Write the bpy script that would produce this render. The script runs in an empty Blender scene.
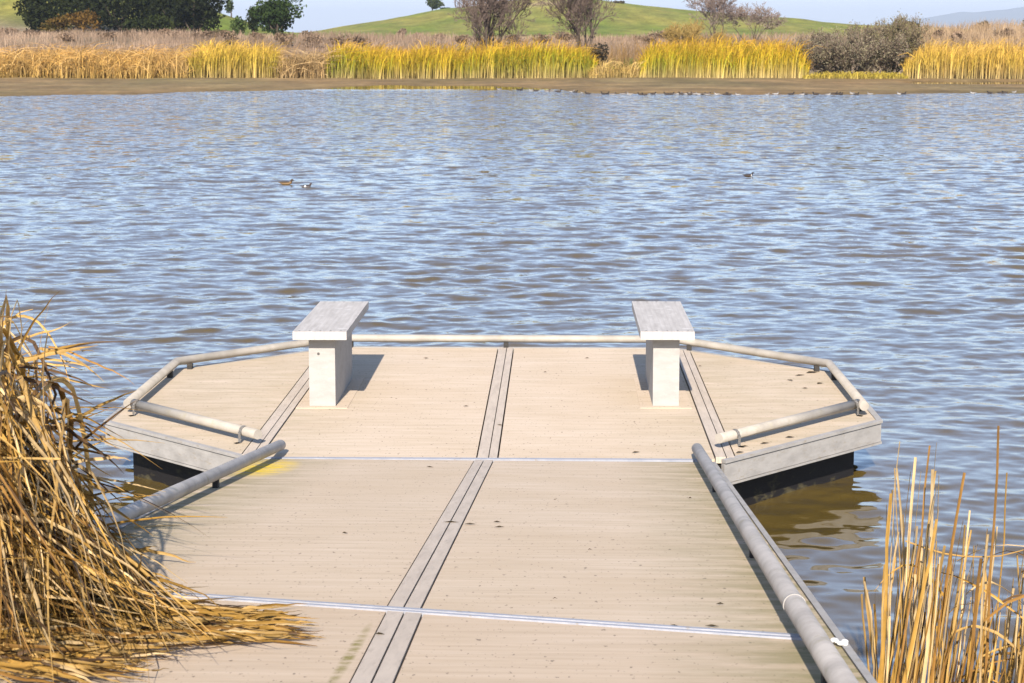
import bpy, bmesh, math, random
import numpy as np
from mathutils import Vector, Matrix

random.seed(7)
rng = np.random.default_rng(7)
sc = bpy.context.scene
COL = sc.collection

# ------------------------------------------------------------------ view set-up (used to lay the site out in metres)
FOC, YH, CX, CY = 2000.0, 42.0, 512.0, 341.5
DK = 0.32                      # deck height above the water
CZ = DK + 2.1                  # eye height
PITCH = math.atan((CY - YH) / FOC)
Fv = np.array([0, math.cos(PITCH), -math.sin(PITCH)])
Uv = np.array([0, math.sin(PITCH), math.cos(PITCH)])
Rv = np.array([1.0, 0, 0])
EYE = np.array([0, 0, CZ])


def ray(px, py):
    return Fv + Rv * (px - CX) / FOC - Uv * (py - CY) / FOC


def at_z(px, py, z):
    d = ray(px, py)
    return EYE + d * ((z - CZ) / d[2])


def at_y(px, py, Y):
    d = ray(px, py)
    return EYE + d * (Y / d[1])


# ------------------------------------------------------------------ helpers
def link(o, parent=None):
    COL.objects.link(o)
    if parent:
        o.parent = parent
    return o


def tag(o, label=None, cat=None, group=None, kind=None):
    if label: o['label'] = label
    if cat: o['category'] = cat
    if group: o['group'] = group
    if kind: o['kind'] = kind
    return o


def empty(name, loc=(0, 0, 0), rz=0.0):
    o = bpy.data.objects.new(name, None)
    o.empty_display_size = 0.2
    o.location = loc
    o.rotation_euler = (0, 0, rz)
    return link(o)


def bm_obj(name, bm, m, parent=None, smooth=False, bevel=0.0):
    if bevel > 0:
        bmesh.ops.bevel(bm, geom=[e for e in bm.edges if e.is_manifold and e.calc_face_angle(0) > 0.6],
                        offset=bevel, segments=2, affect='EDGES', clamp_overlap=True)
    bmesh.ops.recalc_face_normals(bm, faces=bm.faces)
    me = bpy.data.meshes.new(name)
    bm.to_mesh(me)
    bm.free()
    if smooth:
        me.polygons.foreach_set('use_smooth', [len(p.vertices) <= 4 for p in me.polygons])
    me.materials.append(m)
    return link(bpy.data.objects.new(name, me), parent)


def prism(bm, pts, z0, z1):
    a = [bm.verts.new((p[0], p[1], z0)) for p in pts]
    b = [bm.verts.new((p[0], p[1], z1)) for p in pts]
    n = len(pts)
    bm.faces.new(a[::-1])
    bm.faces.new(b)
    for i in range(n):
        j = (i + 1) % n
        bm.faces.new((a[i], a[j], b[j], b[i]))


def box(bm, x0, x1, y0, y1, z0, z1):
    prism(bm, [(x0, y0), (x1, y0), (x1, y1), (x0, y1)], z0, z1)


def tube(bm, pts, radii, sides=16, caps=True, round_ends=False):
    """swept tube with mitred joints; radii one per point"""
    P = [Vector(p) for p in pts]
    if not hasattr(radii, '__len__'):
        radii = [radii] * len(P)
    if round_ends:
        d0 = (P[0] - P[1]).normalized(); d1 = (P[-1] - P[-2]).normalized()
        r0, r1 = radii[0], radii[-1]
        P = [P[0] + d0 * r0 * .5, P[0] + d0 * r0 * .35] + P + [P[-1] + d1 * r1 * .35, P[-1] + d1 * r1 * .5]
        radii = [r0 * .45, r0 * .85] + list(radii) + [r1 * .85, r1 * .45]
    rings = []
    n = len(P)
    ref = None
    for i in range(n):
        if i == 0: t = P[1] - P[0]
        elif i == n - 1: t = P[-1] - P[-2]
        else:
            t = (P[i] - P[i - 1]).normalized() + (P[i + 1] - P[i]).normalized()
        t.normalize()
        if ref is None:
            ref = Vector((0, 0, 1)) if abs(t.z) < .9 else Vector((1, 0, 0))
        u = (ref - t * ref.dot(t)).normalized()
        ref = u
        w = t.cross(u)
        k = 1.0
        if 0 < i < n - 1:
            c = (P[i] - P[i - 1]).normalized().dot(t)
            k = 1 / max(c, .5)
            side = ((P[i + 1] - P[i]).normalized() - (P[i] - P[i - 1]).normalized())
            side = side - t * side.dot(t)
            side = side.normalized() if side.length > 1e-5 else None
        else:
            side = None
        ring = []
        for s in range(sides):
            a = 2 * math.pi * s / sides
            off = (u * math.cos(a) + w * math.sin(a)) * radii[i]
            if side is not None:
                off += side * (off.dot(side)) * (k - 1)
            ring.append(bm.verts.new(P[i] + off))
        rings.append(ring)
    for i in range(n - 1):
        for s in range(sides):
            t2 = (s + 1) % sides
            bm.faces.new((rings[i][s], rings[i][t2], rings[i + 1][t2], rings[i + 1][s]))
    if caps:
        bm.faces.new(rings[0][::-1])
        bm.faces.new(rings[-1])


def np_mesh(name, V, F, cols=None, m=None, parent=None, smooth=False):
    """V (n,3), F (k,4) quads, cols (n,3) point colours"""
    me = bpy.data.meshes.new(name)
    V = np.ascontiguousarray(V, dtype=np.float32)
    F = np.ascontiguousarray(F, dtype=np.int32)
    k = F.shape[1]
    me.vertices.add(len(V)); me.vertices.foreach_set('co', V.ravel())
    me.loops.add(F.size); me.loops.foreach_set('vertex_index', F.ravel())
    me.polygons.add(len(F))
    me.polygons.foreach_set('loop_start', np.arange(0, F.size, k, dtype=np.int32))
    try:
        me.polygons.foreach_set('loop_total', np.full(len(F), k, dtype=np.int32))
    except Exception:
        pass
    me.update(calc_edges=True)
    if smooth:
        me.polygons.foreach_set('use_smooth', np.ones(len(F), dtype=bool))
    if cols is not None:
        at = me.color_attributes.new('Col', 'FLOAT_COLOR', 'POINT')
        c = np.ones((len(V), 4), dtype=np.float32); c[:, :3] = cols
        at.data.foreach_set('color', c.ravel())
    if m: me.materials.append(m)
    return link(bpy.data.objects.new(name, me), parent)


# ------------------------------------------------------------------ materials
class NT:
    def __init__(s, name):
        s.m = bpy.data.materials.new(name)
        s.m.use_nodes = True
        s.t = s.m.node_tree
        s.t.nodes.clear()
        s.out = s.n('ShaderNodeOutputMaterial')
        s.b = s.n('ShaderNodeBsdfPrincipled')
        s.l(s.b.outputs[0], s.out.inputs['Surface'])

    def n(s, ty, **kw):
        nd = s.t.nodes.new(ty)
        for k, v in kw.items(): setattr(nd, k, v)
        return nd

    def l(s, a, b): s.t.links.new(a, b)

    def coord(s, scale=(1, 1, 1), rot=(0, 0, 0), kind='Object', loc=(0, 0, 0)):
        tc = s.n('ShaderNodeTexCoord'); mp = s.n('ShaderNodeMapping')
        mp.inputs['Scale'].default_value = scale
        mp.inputs['Rotation'].default_value = rot
        mp.inputs['Location'].default_value = loc
        s.l(tc.outputs[kind], mp.inputs[0])
        return mp.outputs[0]

    def noise(s, vec, scale, detail=3, rough=.55, dist=0.0):
        nd = s.n('ShaderNodeTexNoise')
        nd.inputs['Scale'].default_value = scale
        nd.inputs['Detail'].default_value = detail
        nd.inputs['Roughness'].default_value = rough
        nd.inputs['Distortion'].default_value = dist
        s.l(vec, nd.inputs['Vector'])
        return nd.outputs[0]

    def ramp(s, fac, stops):
        r = s.n('ShaderNodeValToRGB')
        el = r.color_ramp.elements
        while len(el) < len(stops): el.new(.5)
        for e, (p, c) in zip(el, stops):
            e.position = p
            e.color = (c, c, c, 1) if not hasattr(c, '__len__') else (*c, 1)
        s.l(fac, r.inputs[0])
        return r.outputs[0]

    def mix(s, fac, a, b, blend='MIX'):
        x = s.n('ShaderNodeMix', data_type='RGBA', blend_type=blend)
        for inp, v in ((x.inputs[0], fac), (x.inputs[6], a), (x.inputs[7], b)):
            if hasattr(v, 'is_output') or isinstance(v, bpy.types.NodeSocket): s.l(v, inp)
            elif hasattr(v, '__len__'): inp.default_value = (*v, 1)
            else: inp.default_value = v
        return x.outputs[2]

    def math(s, op, a, b=None, c=None, clamp=False):
        x = s.n('ShaderNodeMath', operation=op, use_clamp=clamp)
        for i, v in enumerate((a, b, c)):
            if v is None: continue
            if isinstance(v, bpy.types.NodeSocket): s.l(v, x.inputs[i])
            else: x.inputs[i].default_value = v
        return x.outputs[0]

    def bump(s, h, strength, dist=.01, normal=None):
        b = s.n('ShaderNodeBump')
        b.inputs['Strength'].default_value = strength
        b.inputs['Distance'].default_value = dist
        s.l(h, b.inputs['Height'])
        if normal is not None: s.l(normal, b.inputs['Normal'])
        return b.outputs[0]

    def set(s, col=None, rough=None, normal=None, metal=None, spec=None):
        for key, v in (('Base Color', col), ('Roughness', rough), ('Normal', normal), ('Metallic', metal), ('Specular IOR Level', spec)):
            if v is None: continue
            i = s.b.inputs[key]
            if isinstance(v, bpy.types.NodeSocket): s.l(v, i)
            elif hasattr(v, '__len__'): i.default_value = (*v, 1)
            else: i.default_value = v
        return s.m


def deck_material(name, base, dark, light, algae=0.0, spot=None, shear=0.0, edge=0.0):
    s = NT(name)
    # streaks run across the deck (local x), fine along y
    v = s.coord(scale=(.8, 9, 1), rot=(0, 0, shear))
    n1 = s.noise(v, 2.4, 5, .62, .15)
    v2 = s.coord(scale=(.35, 40, 1), rot=(0, 0, shear))
    n2 = s.noise(v2, 2.0, 4, .6)
    c = s.ramp(n1, [(.28, dark), (.5, base), (.72, light)])
    c = s.mix(s.ramp(n2, [(.35, .0), (.7, .55)]), c, tuple(x * .78 for x in base), 'MIX')
    big = s.noise(s.coord(scale=(.8, 1.2, 1)), 1.3, 4, .6)
    c = s.mix(s.ramp(big, [(.35, .45), (.62, 0)]), c, tuple(x * y for x, y in zip(base, (.80, .76, .68))))
    # dirt specks
    sp = s.noise(s.coord(scale=(20, 8, 9)), 3.2, 2, .5)
    c = s.mix(s.ramp(sp, [(.67, 0), (.715, .75)]), c, (.10, .075, .05))
    sp2 = s.noise(s.coord(scale=(46, 19, 30), loc=(3, 1, 0)), 2.0, 1, .5)
    c = s.mix(s.ramp(sp2, [(.70, 0), (.745, .6)]), c, (.14, .10, .07))
    if algae > 0:
        tc = s.n('ShaderNodeTexCoord'); sx = s.n('ShaderNodeSeparateXYZ')
        s.l(tc.outputs['Object'], sx.inputs[0])
        ax = s.math('ABSOLUTE', sx.outputs[0])
        e = s.ramp(s.math('DIVIDE', ax, 1.3), [(.50, 0), (.86, 1)])
        nn = s.noise(s.coord(scale=(1.5, 5, 1)), 2.2, 5, .65)
        e = s.math('MULTIPLY', e, s.ramp(nn, [(.34, 0), (.60, 1)]))
        e = s.math('MULTIPLY', e, algae)
        c = s.mix(e, c, (.19, .17, .07))
    if spot:
        for (px, py, r, colr) in spot:
            tc = s.n('ShaderNodeTexCoord'); mp = s.n('ShaderNodeMapping')
            mp.inputs['Location'].default_value = (-px / r[0], -py / r[1], 0)
            mp.inputs['Scale'].default_value = (1 / r[0], 1 / r[1], 0)
            s.l(tc.outputs['Object'], mp.inputs[0])
            g = s.n('ShaderNodeTexGradient', gradient_type='SPHERICAL'); s.l(mp.outputs[0], g.inputs[0])
            nz = s.noise(s.coord(scale=(1, 2.5, 1)), 9, 5, .7)
            k = s.math('MULTIPLY', s.ramp(g.outputs[1], [(0, 0), (.6, 1)]), s.ramp(nz, [(.40, 0), (.56, 1)]))
            c = s.mix(k, c, colr)
    h = s.math('ADD', s.math('MULTIPLY', n2, .6), s.math('MULTIPLY', n1, .4))
    nrm = s.bump(h, .35, .004)
    return s.set(c, .82, nrm, spec=.25)


def grey_material(name, base, var=.25, rough=.75, scale=(1, 1, 1), stain=(.16, .13, .09), stain_amt=.5, spec=.3, bump=.25):
    s = NT(name)
    n1 = s.noise(s.coord(scale=scale), 4, 6, .65)
    c = s.ramp(n1, [(.3, tuple(x * (1 - var) for x in base)), (.55, base), (.75, tuple(min(1, x * (1 + var * .5)) for x in base))])
    n2 = s.noise(s.coord(scale=tuple(x * 1.0 for x in scale), loc=(5, 2, 1)), 9, 5, .7)
    c = s.mix(s.math('MULTIPLY', s.ramp(n2, [(.56, 0), (.72, 1)]), stain_amt), c, stain)
    n3 = s.noise(s.coord(), 90, 3, .6)
    nrm = s.bump(n3, bump, .002)
    return s.set(c, rough, nrm, spec=spec)


M = {}
TAN = (.515, .42, .312)
M['deck'] = deck_material('deck_boards', TAN, (.42, .34, .24), (.565, .47, .362), algae=.25)
M['strip'] = grey_material('seam_boards', (.43, .365, .29), .18, scale=(6, 1, 1), stain=(.17, .14, .10), stain_amt=.4)
M['pipe'] = grey_material('galvanised_pipe', (.315, .288, .242), .3, rough=.6, scale=(1.3, 1.3, 1.3), stain=(.25, .22, .13), stain_amt=.55, bump=.15)
M['pipe_grey'] = grey_material('weathered_pipe', (.37, .34, .30), .38, rough=.6, scale=(1.3, 1.3, 1.3), stain=(.20, .18, .09), stain_amt=.6, bump=.2)
M['fascia'] = grey_material('fascia_board', (.30, .288, .265), .22, scale=(2, 2, 5), stain=(.22, .18, .12), stain_amt=.6)
M['dark'] = grey_material('dark_frame', (.03, .028, .025), .3, rough=.8)
M['bolt'] = grey_material('bolt_steel', (.08, .075, .07), .3, rough=.5)


def float_material():
    s = NT('float_plastic')
    n = s.noise(s.coord(scale=(1, 1, 2)), 5, 5, .7)
    tc = s.n('ShaderNodeTexCoord'); sx = s.n('ShaderNodeSeparateXYZ'); s.l(tc.outputs['Object'], sx.inputs[0])
    z = s.math('MULTIPLY', s.math('SUBTRACT', .20, s.math('ADD', sx.outputs[2], DK)), 6.0, clamp=True)
    k = s.math('MULTIPLY', s.ramp(n, [(.55, 0), (.66, 1)]), z)
    c = s.mix(k, (.010, .009, .009), (.07, .06, .03))
    return s.set(c, .6, s.bump(n, .4, .01), spec=.3)


M['float'] = float_material()


def seat_material():
    s = NT('bench_seat')
    w = s.n('ShaderNodeTexWave', wave_type='BANDS', bands_direction='X')
    w.inputs['Scale'].default_value = 11
    w.inputs['Distortion'].default_value = .4
    s.l(s.coord(), w.inputs[0])
    n1 = s.noise(s.coord(scale=(9, 1.2, 3)), 3, 6, .65)
    c = s.ramp(n1, [(.3, (.31, .292, .265)), (.55, (.385, .367, .338)), (.75, (.45, .43, .40))])
    c = s.mix(s.ramp(w.outputs[1], [(.0, .35), (.35, 0)]), c, (.30, .28, .26))
    n2 = s.noise(s.coord(), 14, 4, .6)
    c = s.mix(s.ramp(n2, [(.60, 0), (.72, .5)]), c, (.58, .57, .55))
    return s.set(c, .75, s.bump(w.outputs[1], .3, .003), spec=.3)


M['seat'] = seat_material()
M['pedestal'] = grey_material('bench_pedestal', (.305, .293, .27), .14, scale=(2, 2, 5), stain=(.45, .43, .39), stain_amt=.35)


def alu():
    s = NT('aluminium_plate')
    n1 = s.noise(s.coord(scale=(2, 9, 1)), 5, 5, .65)
    c = s.ramp(n1, [(.3, (.22, .235, .27)), (.6, (.30, .31, .335)), (.8, (.40, .40, .40))])
    sp = s.noise(s.coord(loc=(4, 0, 0)), 26, 2, .5)
    c = s.mix(s.ramp(sp, [(.66, 0), (.72, .8)]), c, (.22, .18, .12))
    return s.set(c, .6, metal=.1, spec=.4)


M['alu'] = alu()


def col_material(name, rough=.8, var=.25, spec=.15, scale=8.0, transl=0.0, sat=1.0):
    """material that takes the thing's own colour from its point colours"""
    s = NT(name)
    a = s.n('ShaderNodeVertexColor', layer_name='Col')
    n = s.noise(s.coord(), scale, 3, .6)
    k = s.ramp(n, [(.25, 1 - var), (.75, 1 + var * .4)])
    c = s.mix(1.0, a.outputs[0], k, 'MULTIPLY')
    s.set(c, rough, spec=spec)
    if transl > 0:
        tr = s.n('ShaderNodeBsdfTranslucent'); s.l(c, tr.inputs[0])
        mx = s.n('ShaderNodeMixShader'); mx.inputs[0].default_value = transl
        s.l(s.b.outputs[0], mx.inputs[1]); s.l(tr.outputs[0], mx.inputs[2]); s.l(mx.outputs[0], s.out.inputs['Surface'])
    return s.m


M['leaf'] = col_material('foliage', .8, .3, .1, .8, transl=.15)
M['reed_far'] = col_material('far_reeds', .8, .22, .1, .35, transl=.2)
M['reed_near'] = col_material('near_reeds', .6, .35, .25, 14, transl=.12)
M['bark'] = col_material('bark', .9, .3, .1, 3)
M['feather'] = col_material('feathers', .6, .15, .2, 30)


def land_material():
    s = NT('land')
    a = s.n('ShaderNodeVertexColor', layer_name='Col')
    n1 = s.noise(s.coord(scale=(.35, .12, .35)), 1.0, 6, .65)
    k = s.ramp(n1, [(.3, .62), (.7, 1.25)])
    c = s.mix(1.0, a.outputs[0], k, 'MULTIPLY')
    n2 = s.noise(s.coord(scale=(1, .5, 1)), 2.5, 5, .7)
    c = s.mix(1.0, c, s.ramp(n2, [(.3, .66), (.7, 1.22)]), 'MULTIPLY')
    n4 = s.noise(s.coord(scale=(.5, .18, .5), loc=(9, 4, 0)), .22, 4, .6)
    c = s.mix(1.0, c, s.ramp(n4, [(.35, (.80, .86, .8)), (.65, (1.16, 1.05, 1.0))]), 'MULTIPLY')
    return s.set(c, .85, s.bump(n2, .5, .06), spec=.1)


M['land'] = land_material()


def water_material():
    s = NT('pond_water')
    # small wind ripples that the mesh is too coarse to hold: a field of slopes
    tc = s.n('ShaderNodeTexCoord'); sx = s.n('ShaderNodeSeparateXYZ'); s.l(tc.outputs['Object'], sx.inputs[0])
    dist = s.math('DIVIDE', sx.outputs[1], 110.0)

    def slopes(scale, nsc, det, k, loc=(0, 0, 0), dst=.2, mid=.5):
        nd = s.n('ShaderNodeTexNoise')
        nd.inputs['Scale'].default_value = nsc; nd.inputs['Detail'].default_value = det
        nd.inputs['Roughness'].default_value = .6; nd.inputs['Distortion'].default_value = dst
        s.l(s.coord(scale=scale, loc=loc), nd.inputs['Vector'])
        v = s.n('ShaderNodeVectorMath', operation='SUBTRACT'); s.l(nd.outputs['Color'], v.inputs[0]); v.inputs[1].default_value = (.5, mid, .5)
        m = s.n('ShaderNodeVectorMath', operation='MULTIPLY'); s.l(v.outputs[0], m.inputs[0]); m.inputs[1].default_value = k
        return m.outputs[0]

    def vscale(v, f):
        m = s.n('ShaderNodeVectorMath', operation='SCALE'); s.l(v, m.inputs[0]); s.l(f, m.inputs['Scale']); return m.outputs[0]

    def vadd(a, b):
        m = s.n('ShaderNodeVectorMath', operation='ADD'); s.l(a, m.inputs[0]); s.l(b, m.inputs[1]); return m.outputs[0]

    # ripples strengthen away from the sheltered near bank and die in the lee of the far shore
    far = s.ramp(dist, [(.09, 0), (.28, .55), (.55, 1), (.90, 1), (.935, .3), (.96, .03)])
    near = s.ramp(dist, [(.07, .15), (.14, .8), (.9, 1), (.95, .05)])
    geo = s.n('ShaderNodeNewGeometry')
    nv = vadd(geo.outputs['Normal'], vscale(slopes((1.15, 1.4, 1), 2.0, 4, (.55, 1.35, 0), mid=.565), far))
    nv = vadd(nv, vscale(slopes((1.0, 2.0, 1), 5.0, 3, (.22, .42, 0), (7, 3, 0)), near))
    nn = s.n('ShaderNodeVectorMath', operation='NORMALIZE'); s.l(nv, nn.inputs[0])
    nrm = nn.outputs[0]
    patch = s.noise(s.coord(scale=(.06, .12, 1)), 1.0, 3, .5)
    c = s.ramp(patch, [(.3, (.074, .052, .013)), (.7, (.092, .064, .018))])
    s.set(c, .06, nrm, spec=.5)
    s.b.inputs['IOR'].default_value = 1.55
    return s.m


M['water'] = water_material()

# ------------------------------------------------------------------ water
def build_water():
    ys_px = np.concatenate([np.linspace(740, 86.5, 980)])
    Yr = FOC * CZ / (ys_px - YH)
    Yr = np.concatenate([np.linspace(-6, Yr[0] - .05, 60), Yr, np.linspace(Yr[-1] + 2, 150, 12)])
    nx = 620
    s = np.linspace(-1, 1, nx)
    out = np.array([1.25, 1.7, 2.6, 4.5])
    s = np.concatenate([-out[::-1], s, out])
    half = np.maximum(np.abs(Yr) * .30, 2.3) + .2
    X = s[None, :] * half[:, None]
    Y = np.repeat(Yr[:, None], len(s), 1)
    dY = np.gradient(Yr)
    Z = np.zeros_like(X)
    g = np.random.default_rng(11)
    nw = 78
    lam = np.exp(g.uniform(math.log(.10), math.log(1.05), nw))
    ang = g.normal(0, 1, nw) * np.interp(np.log(lam), [math.log(.17), math.log(2.1)], [.95, .55]) + .08
    ph = g.uniform(0, 2 * math.pi, nw)
    slope = .098 * math.sqrt(2 / nw)
    amp_row = np.clip((Yr - 5.0) / 20, 0, 1) * .55 + .45
    amp_row *= np.clip((105 - Yr) / 9, .03, 1)
    # gust patches
    gx = 1 + .30 * np.sin(X * .9 + Y * .55) * np.sin(Y * .8 - X * .3 + 1) + .25 * np.sin(X * .23 - Y * .31 + 2)
    for L, a, p in zip(lam, ang, ph):
        k = 2 * math.pi / L
        fade = np.clip((L - 2.2 * dY) / (2.5 * dY), 0, 1)
        w = slope / k * (1.25 if .16 < L < .55 else .85)
        rows = fade > 0
        if not rows.any(): continue
        kx, ky = k * math.sin(a), k * math.cos(a)
        Z[rows] += (w * fade[rows])[:, None] * np.sin(kx * X[rows] + ky * Y[rows] + p + .8 * np.sin(.5 * X[rows] / L * .3 + p))
    Z *= amp_row[:, None] * gx
    ny, nxx = X.shape
    V = np.stack([X, Y, Z], -1).reshape(-1, 3)
    i = np.arange(ny - 1)[:, None] * nxx + np.arange(nxx - 1)[None, :]
    Fq = np.stack([i, i + 1, i + 1 + nxx, i + nxx], -1).reshape(-1, 4)
    o = np_mesh('water', V, Fq, None, M['water'], smooth=True)
    tag(o, kind='structure')


build_water()

# ------------------------------------------------------------------ land beyond the water
def smooth(a, b, x):
    t = np.clip((x - a) / (b - a), 0, 1)
    return t * t * (3 - 2 * t)


def vnoise(x, y, seed=0):
    """cheap smooth value noise"""
    def hsh(i, j):
        n = np.sin(i * 127.1 + j * 311.7 + seed * 74.7) * 43758.5453
        return n - np.floor(n)
    i, j = np.floor(x), np.floor(y)
    fx, fy = x - i, y - j
    fx, fy = fx * fx * (3 - 2 * fx), fy * fy * (3 - 2 * fy)
    a = hsh(i, j) * (1 - fx) + hsh(i + 1, j) * fx
    b = hsh(i, j + 1) * (1 - fx) + hsh(i + 1, j + 1) * fx
    return a * (1 - fy) + b * fy


SHORE = np.array([(-900, 98), (0, 95.0), (120, 93.2), (256, 91), (330, 88), (380, 85.5), (480, 85.5), (560, 88.5), (585, 92.3), (620, 93.2), (800, 93.6), (960, 92.2), (1100, 91.5), (1900, 90)], float)
HILL = np.array([(200, 44), (300, 38), (330, 35), (365, 29), (400, 22.5), (450, 13.5), (500, 6.5), (540, 2.5), (580, 3.0), (600, 5), (640, 10.5), (680, 15), (750, 20.5), (800, 25.5), (850, 30), (900, 34), (1000, 42)], float)
LHILL = np.array([(-700, -60), (-300, -45), (0, -22), (60, -14), (130, -3), (180, 5), (215, 13), (240, 21), (262, 29), (290, 35), (330, 42)], float)


def land_z(x, Y):
    px = CX + FOC * x / Y
    py0 = YH + FOC * CZ / Y                       # where this place would sit on the water level
    yw = np.interp(px, SHORE[:, 0], SHORE[:, 1])
    d = yw - py0                                   # grows inland
    z = np.clip(d, -6, 1.5) * .035 + np.clip(d - 1.5, 0, 20) * .008
    # standing water behind the mud bar on the right
    pool = np.exp(-((py0 - 82.2) / 1.6) ** 2) * smooth(870, 930, px) * .17
    pool += np.exp(-((py0 - 85.8) / .55) ** 2) * smooth(575, 592, px) * smooth(640, 610, px) * .10
    z = z - pool + (vnoise(x * .45, Y * .2, 3) - .5) * .075 + (vnoise(x * 1.6, Y * .9, 33) - .5) * .02
    # bench of land behind the reeds
    top = np.interp(px, [-200, 0, 200, 300, 560, 850, 930, 1030, 1300], [34, 35, 37, 40, 40.5, 38, 33.5, 31, 28])
    zb = CZ + (YH - top) * 200 / FOC
    z = z + (zb - .2) * smooth(136, 200, Y)
    z = z + (vnoise(x * .12, Y * .06, 5) - .5) * .5 * smooth(140, 170, Y)
    # rounded green hill
    pxh = CX + FOC * x / 450
    hh = CZ + (YH - np.interp(pxh, HILL[:, 0], HILL[:, 1])) * 450 / FOC
    bump = np.maximum(hh - 1.8, 0) * np.exp(-((Y - 450) / 85.0) ** 2)
    pxl = CX + FOC * x / 300
    hl = CZ + (YH - np.interp(pxl, LHILL[:, 0], LHILL[:, 1])) * 300 / FOC
    bl = np.maximum(hl - zb + .2, 0) * np.exp(-((Y - 300) / 42.0) ** 2)
    return z + bump + bl


def build_land():
    pxs = np.concatenate([np.linspace(-2600, -220, 40), np.linspace(-200, 1224, 420), np.linspace(1250, 3600, 40)])
    Yr = np.concatenate([np.linspace(88, 140, 150), np.linspace(141, 210, 60), np.linspace(212, 560, 130), np.geomspace(570, 18500, 46)])
    X = (pxs[None, :] - CX) / FOC * Yr[:, None]
    Y = np.repeat(Yr[:, None], len(pxs), 1)
    Z = land_z(X, Y)
    PX = np.repeat(pxs[None, :], len(Yr), 0)
    mud = np.array([.235, .17, .08]); wet = np.array([.17, .118, .048])
    straw = np.array([.24, .175, .11]); green = np.array([.10, .14, .022]); ygreen = np.array([.27, .26, .075])
    C = np.zeros(X.shape + (3,))
    wetk = smooth(.085, .0, Z)[..., None]
    streak = vnoise(X * .12, Y * .8, 9)[..., None]
    st2 = vnoise(X * .35, Y * 2.2, 19)[..., None]
    C[:] = mud * (.48 + .42 * streak + .34 * st2)
    C = C * (1 - wetk) + wet * wetk
    k = smooth(130, 137, Y)[..., None]
    n = vnoise(X * .09, Y * .05, 2)[..., None]
    C = C * (1 - k) + (straw * (.8 + .4 * n)) * k
    # green sward just behind the reeds, in patches
    g = ((PX < 215) | ((PX > 590) & (PX < 655)))[..., None] * (smooth(137, 142, Y) * smooth(162, 150, Y) * smooth(.35, .6, vnoise(X * .07, Y * .03, 8)))[..., None]
    C = C * (1 - g) + green * g
    kh = smooth(238, 262, Y)[..., None]
    n2 = vnoise(X * .05, Y * .025, 12)[..., None]; n3 = vnoise(X * .2, Y * .06, 14)[..., None]
    m = np.clip(n2 * .55 + n3 * .55, 0, 1)
    hillc = np.array([.115, .175, .018]) * (1 - m) + np.array([.235, .215, .055]) * m
    C = C * (1 - kh) + hillc * kh
    # bare earth patch on the hill
    e = np.exp(-((PX - 545) / 20) ** 2 - ((Y - 410) / 9) ** 2)[..., None] * .8
    C = C * (1 - e) + np.array([.42, .31, .18]) * e
    ny, nx = X.shape
    V = np.stack([X, Y, Z], -1).reshape(-1, 3)
    i = np.arange(ny - 1)[:, None] * nx + np.arange(nx - 1)[None, :]
    Fq = np.stack([i, i + 1, i + 1 + nx, i + nx], -1).reshape(-1, 4)
    o = np_mesh('ground', V, Fq, C.reshape(-1, 3), M['land'], smooth=True)
    tag(o, kind='structure')


build_land()


def build_bank():
    xs = np.linspace(-9, 9, 60); Yr = np.linspace(-6, 7.2, 60)
    X, Y = np.meshgrid(xs, Yr)
    Z = 1.05 * smooth(6.2, 2.0, Y) - .35 * smooth(4.5, 6.5, Y) + (vnoise(X * 1.3, Y * 1.3, 4) - .5) * .12 - .05
    C = np.zeros(X.shape + (3,)); C[:] = (.17, .13, .08)
    nx = len(xs); V = np.stack([X, Y, Z], -1).reshape(-1, 3)
    i = np.arange(len(Yr) - 1)[:, None] * nx + np.arange(nx - 1)[None, :]
    Fq = np.stack([i, i + 1, i + 1 + nx, i + nx], -1).reshape(-1, 4)
    tag(np_mesh('bank', V, Fq, C.reshape(-1, 3), M['land'], smooth=True), kind='structure')


build_bank()


def build_mountain():
    D = 14000.0
    prof = np.array([(820, 40), (860, 30), (890, 23.5), (915, 18.5), (935, 15.5), (955, 12.0), (975, 12.6), (1000, 9.5), (1024, 7), (1100, 3), (1250, 5), (1500, 12), (1900, 34), (2100, 44)], float)
    px = np.linspace(820, 2100, 260)
    hz = CZ + (YH - np.interp(px, prof[:, 0], prof[:, 1])) * D / FOC + (vnoise(px * .09, px * 0, 1) - .5) * 8
    xs = (px - CX) / FOC * D
    t = np.linspace(-1, 1, 17)
    V = []
    for ti in t:
        sh = (1 - abs(ti)) ** 1.2
        wob = (vnoise(px * .05 + ti * 3, px * 0 + ti * 5, 6) - .5) * .25 * (1 - abs(ti)) * (abs(ti) > .05)
        V.append(np.stack([xs, np.full_like(xs, D) + ti * 3200, np.maximum(hz, 0) * (sh + wob * sh) - 2], -1))
    V = np.array(V); ny, nx = V.shape[:2]
    i = np.arange(ny - 1)[:, None] * nx + np.arange(nx - 1)[None, :]
    Fq = np.stack([i, i + 1, i + 1 + nx, i + nx], -1).reshape(-1, 4)
    C = np.zeros((ny * nx, 3)); C[:] = (.09, .10, .055)
    tag(np_mesh('distant_hills', V.reshape(-1, 3), Fq, C, M['land'], smooth=True), kind='structure')


build_mountain()

# ------------------------------------------------------------------ floating dock
HEAD = math.radians(1.3)
ORI = np.array([-.127, 9.975, DK])
W, V1, V2, VF, UF, UN = 2.145, 1.06, 2.72, 3.75, 1.15, 1.19
ca, sa = math.cos(HEAD), math.sin(HEAD)


def to_dock(p):
    d = np.asarray(p) - ORI
    return (d[0] * ca - d[1] * sa, d[0] * sa + d[1] * ca, d[2])


dock = tag(empty('floating_dock', tuple(ORI), -HEAD),
           'pale eight sided floating dock platform at the end of the gangway, edged with grey pipe', 'dock')
OCT = [(-UN, .02), (UN, .02), (W, V1 + .06), (W, V2), (UF, VF), (-UF, VF), (-W, V2), (-W, V1 - .06)]


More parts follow.
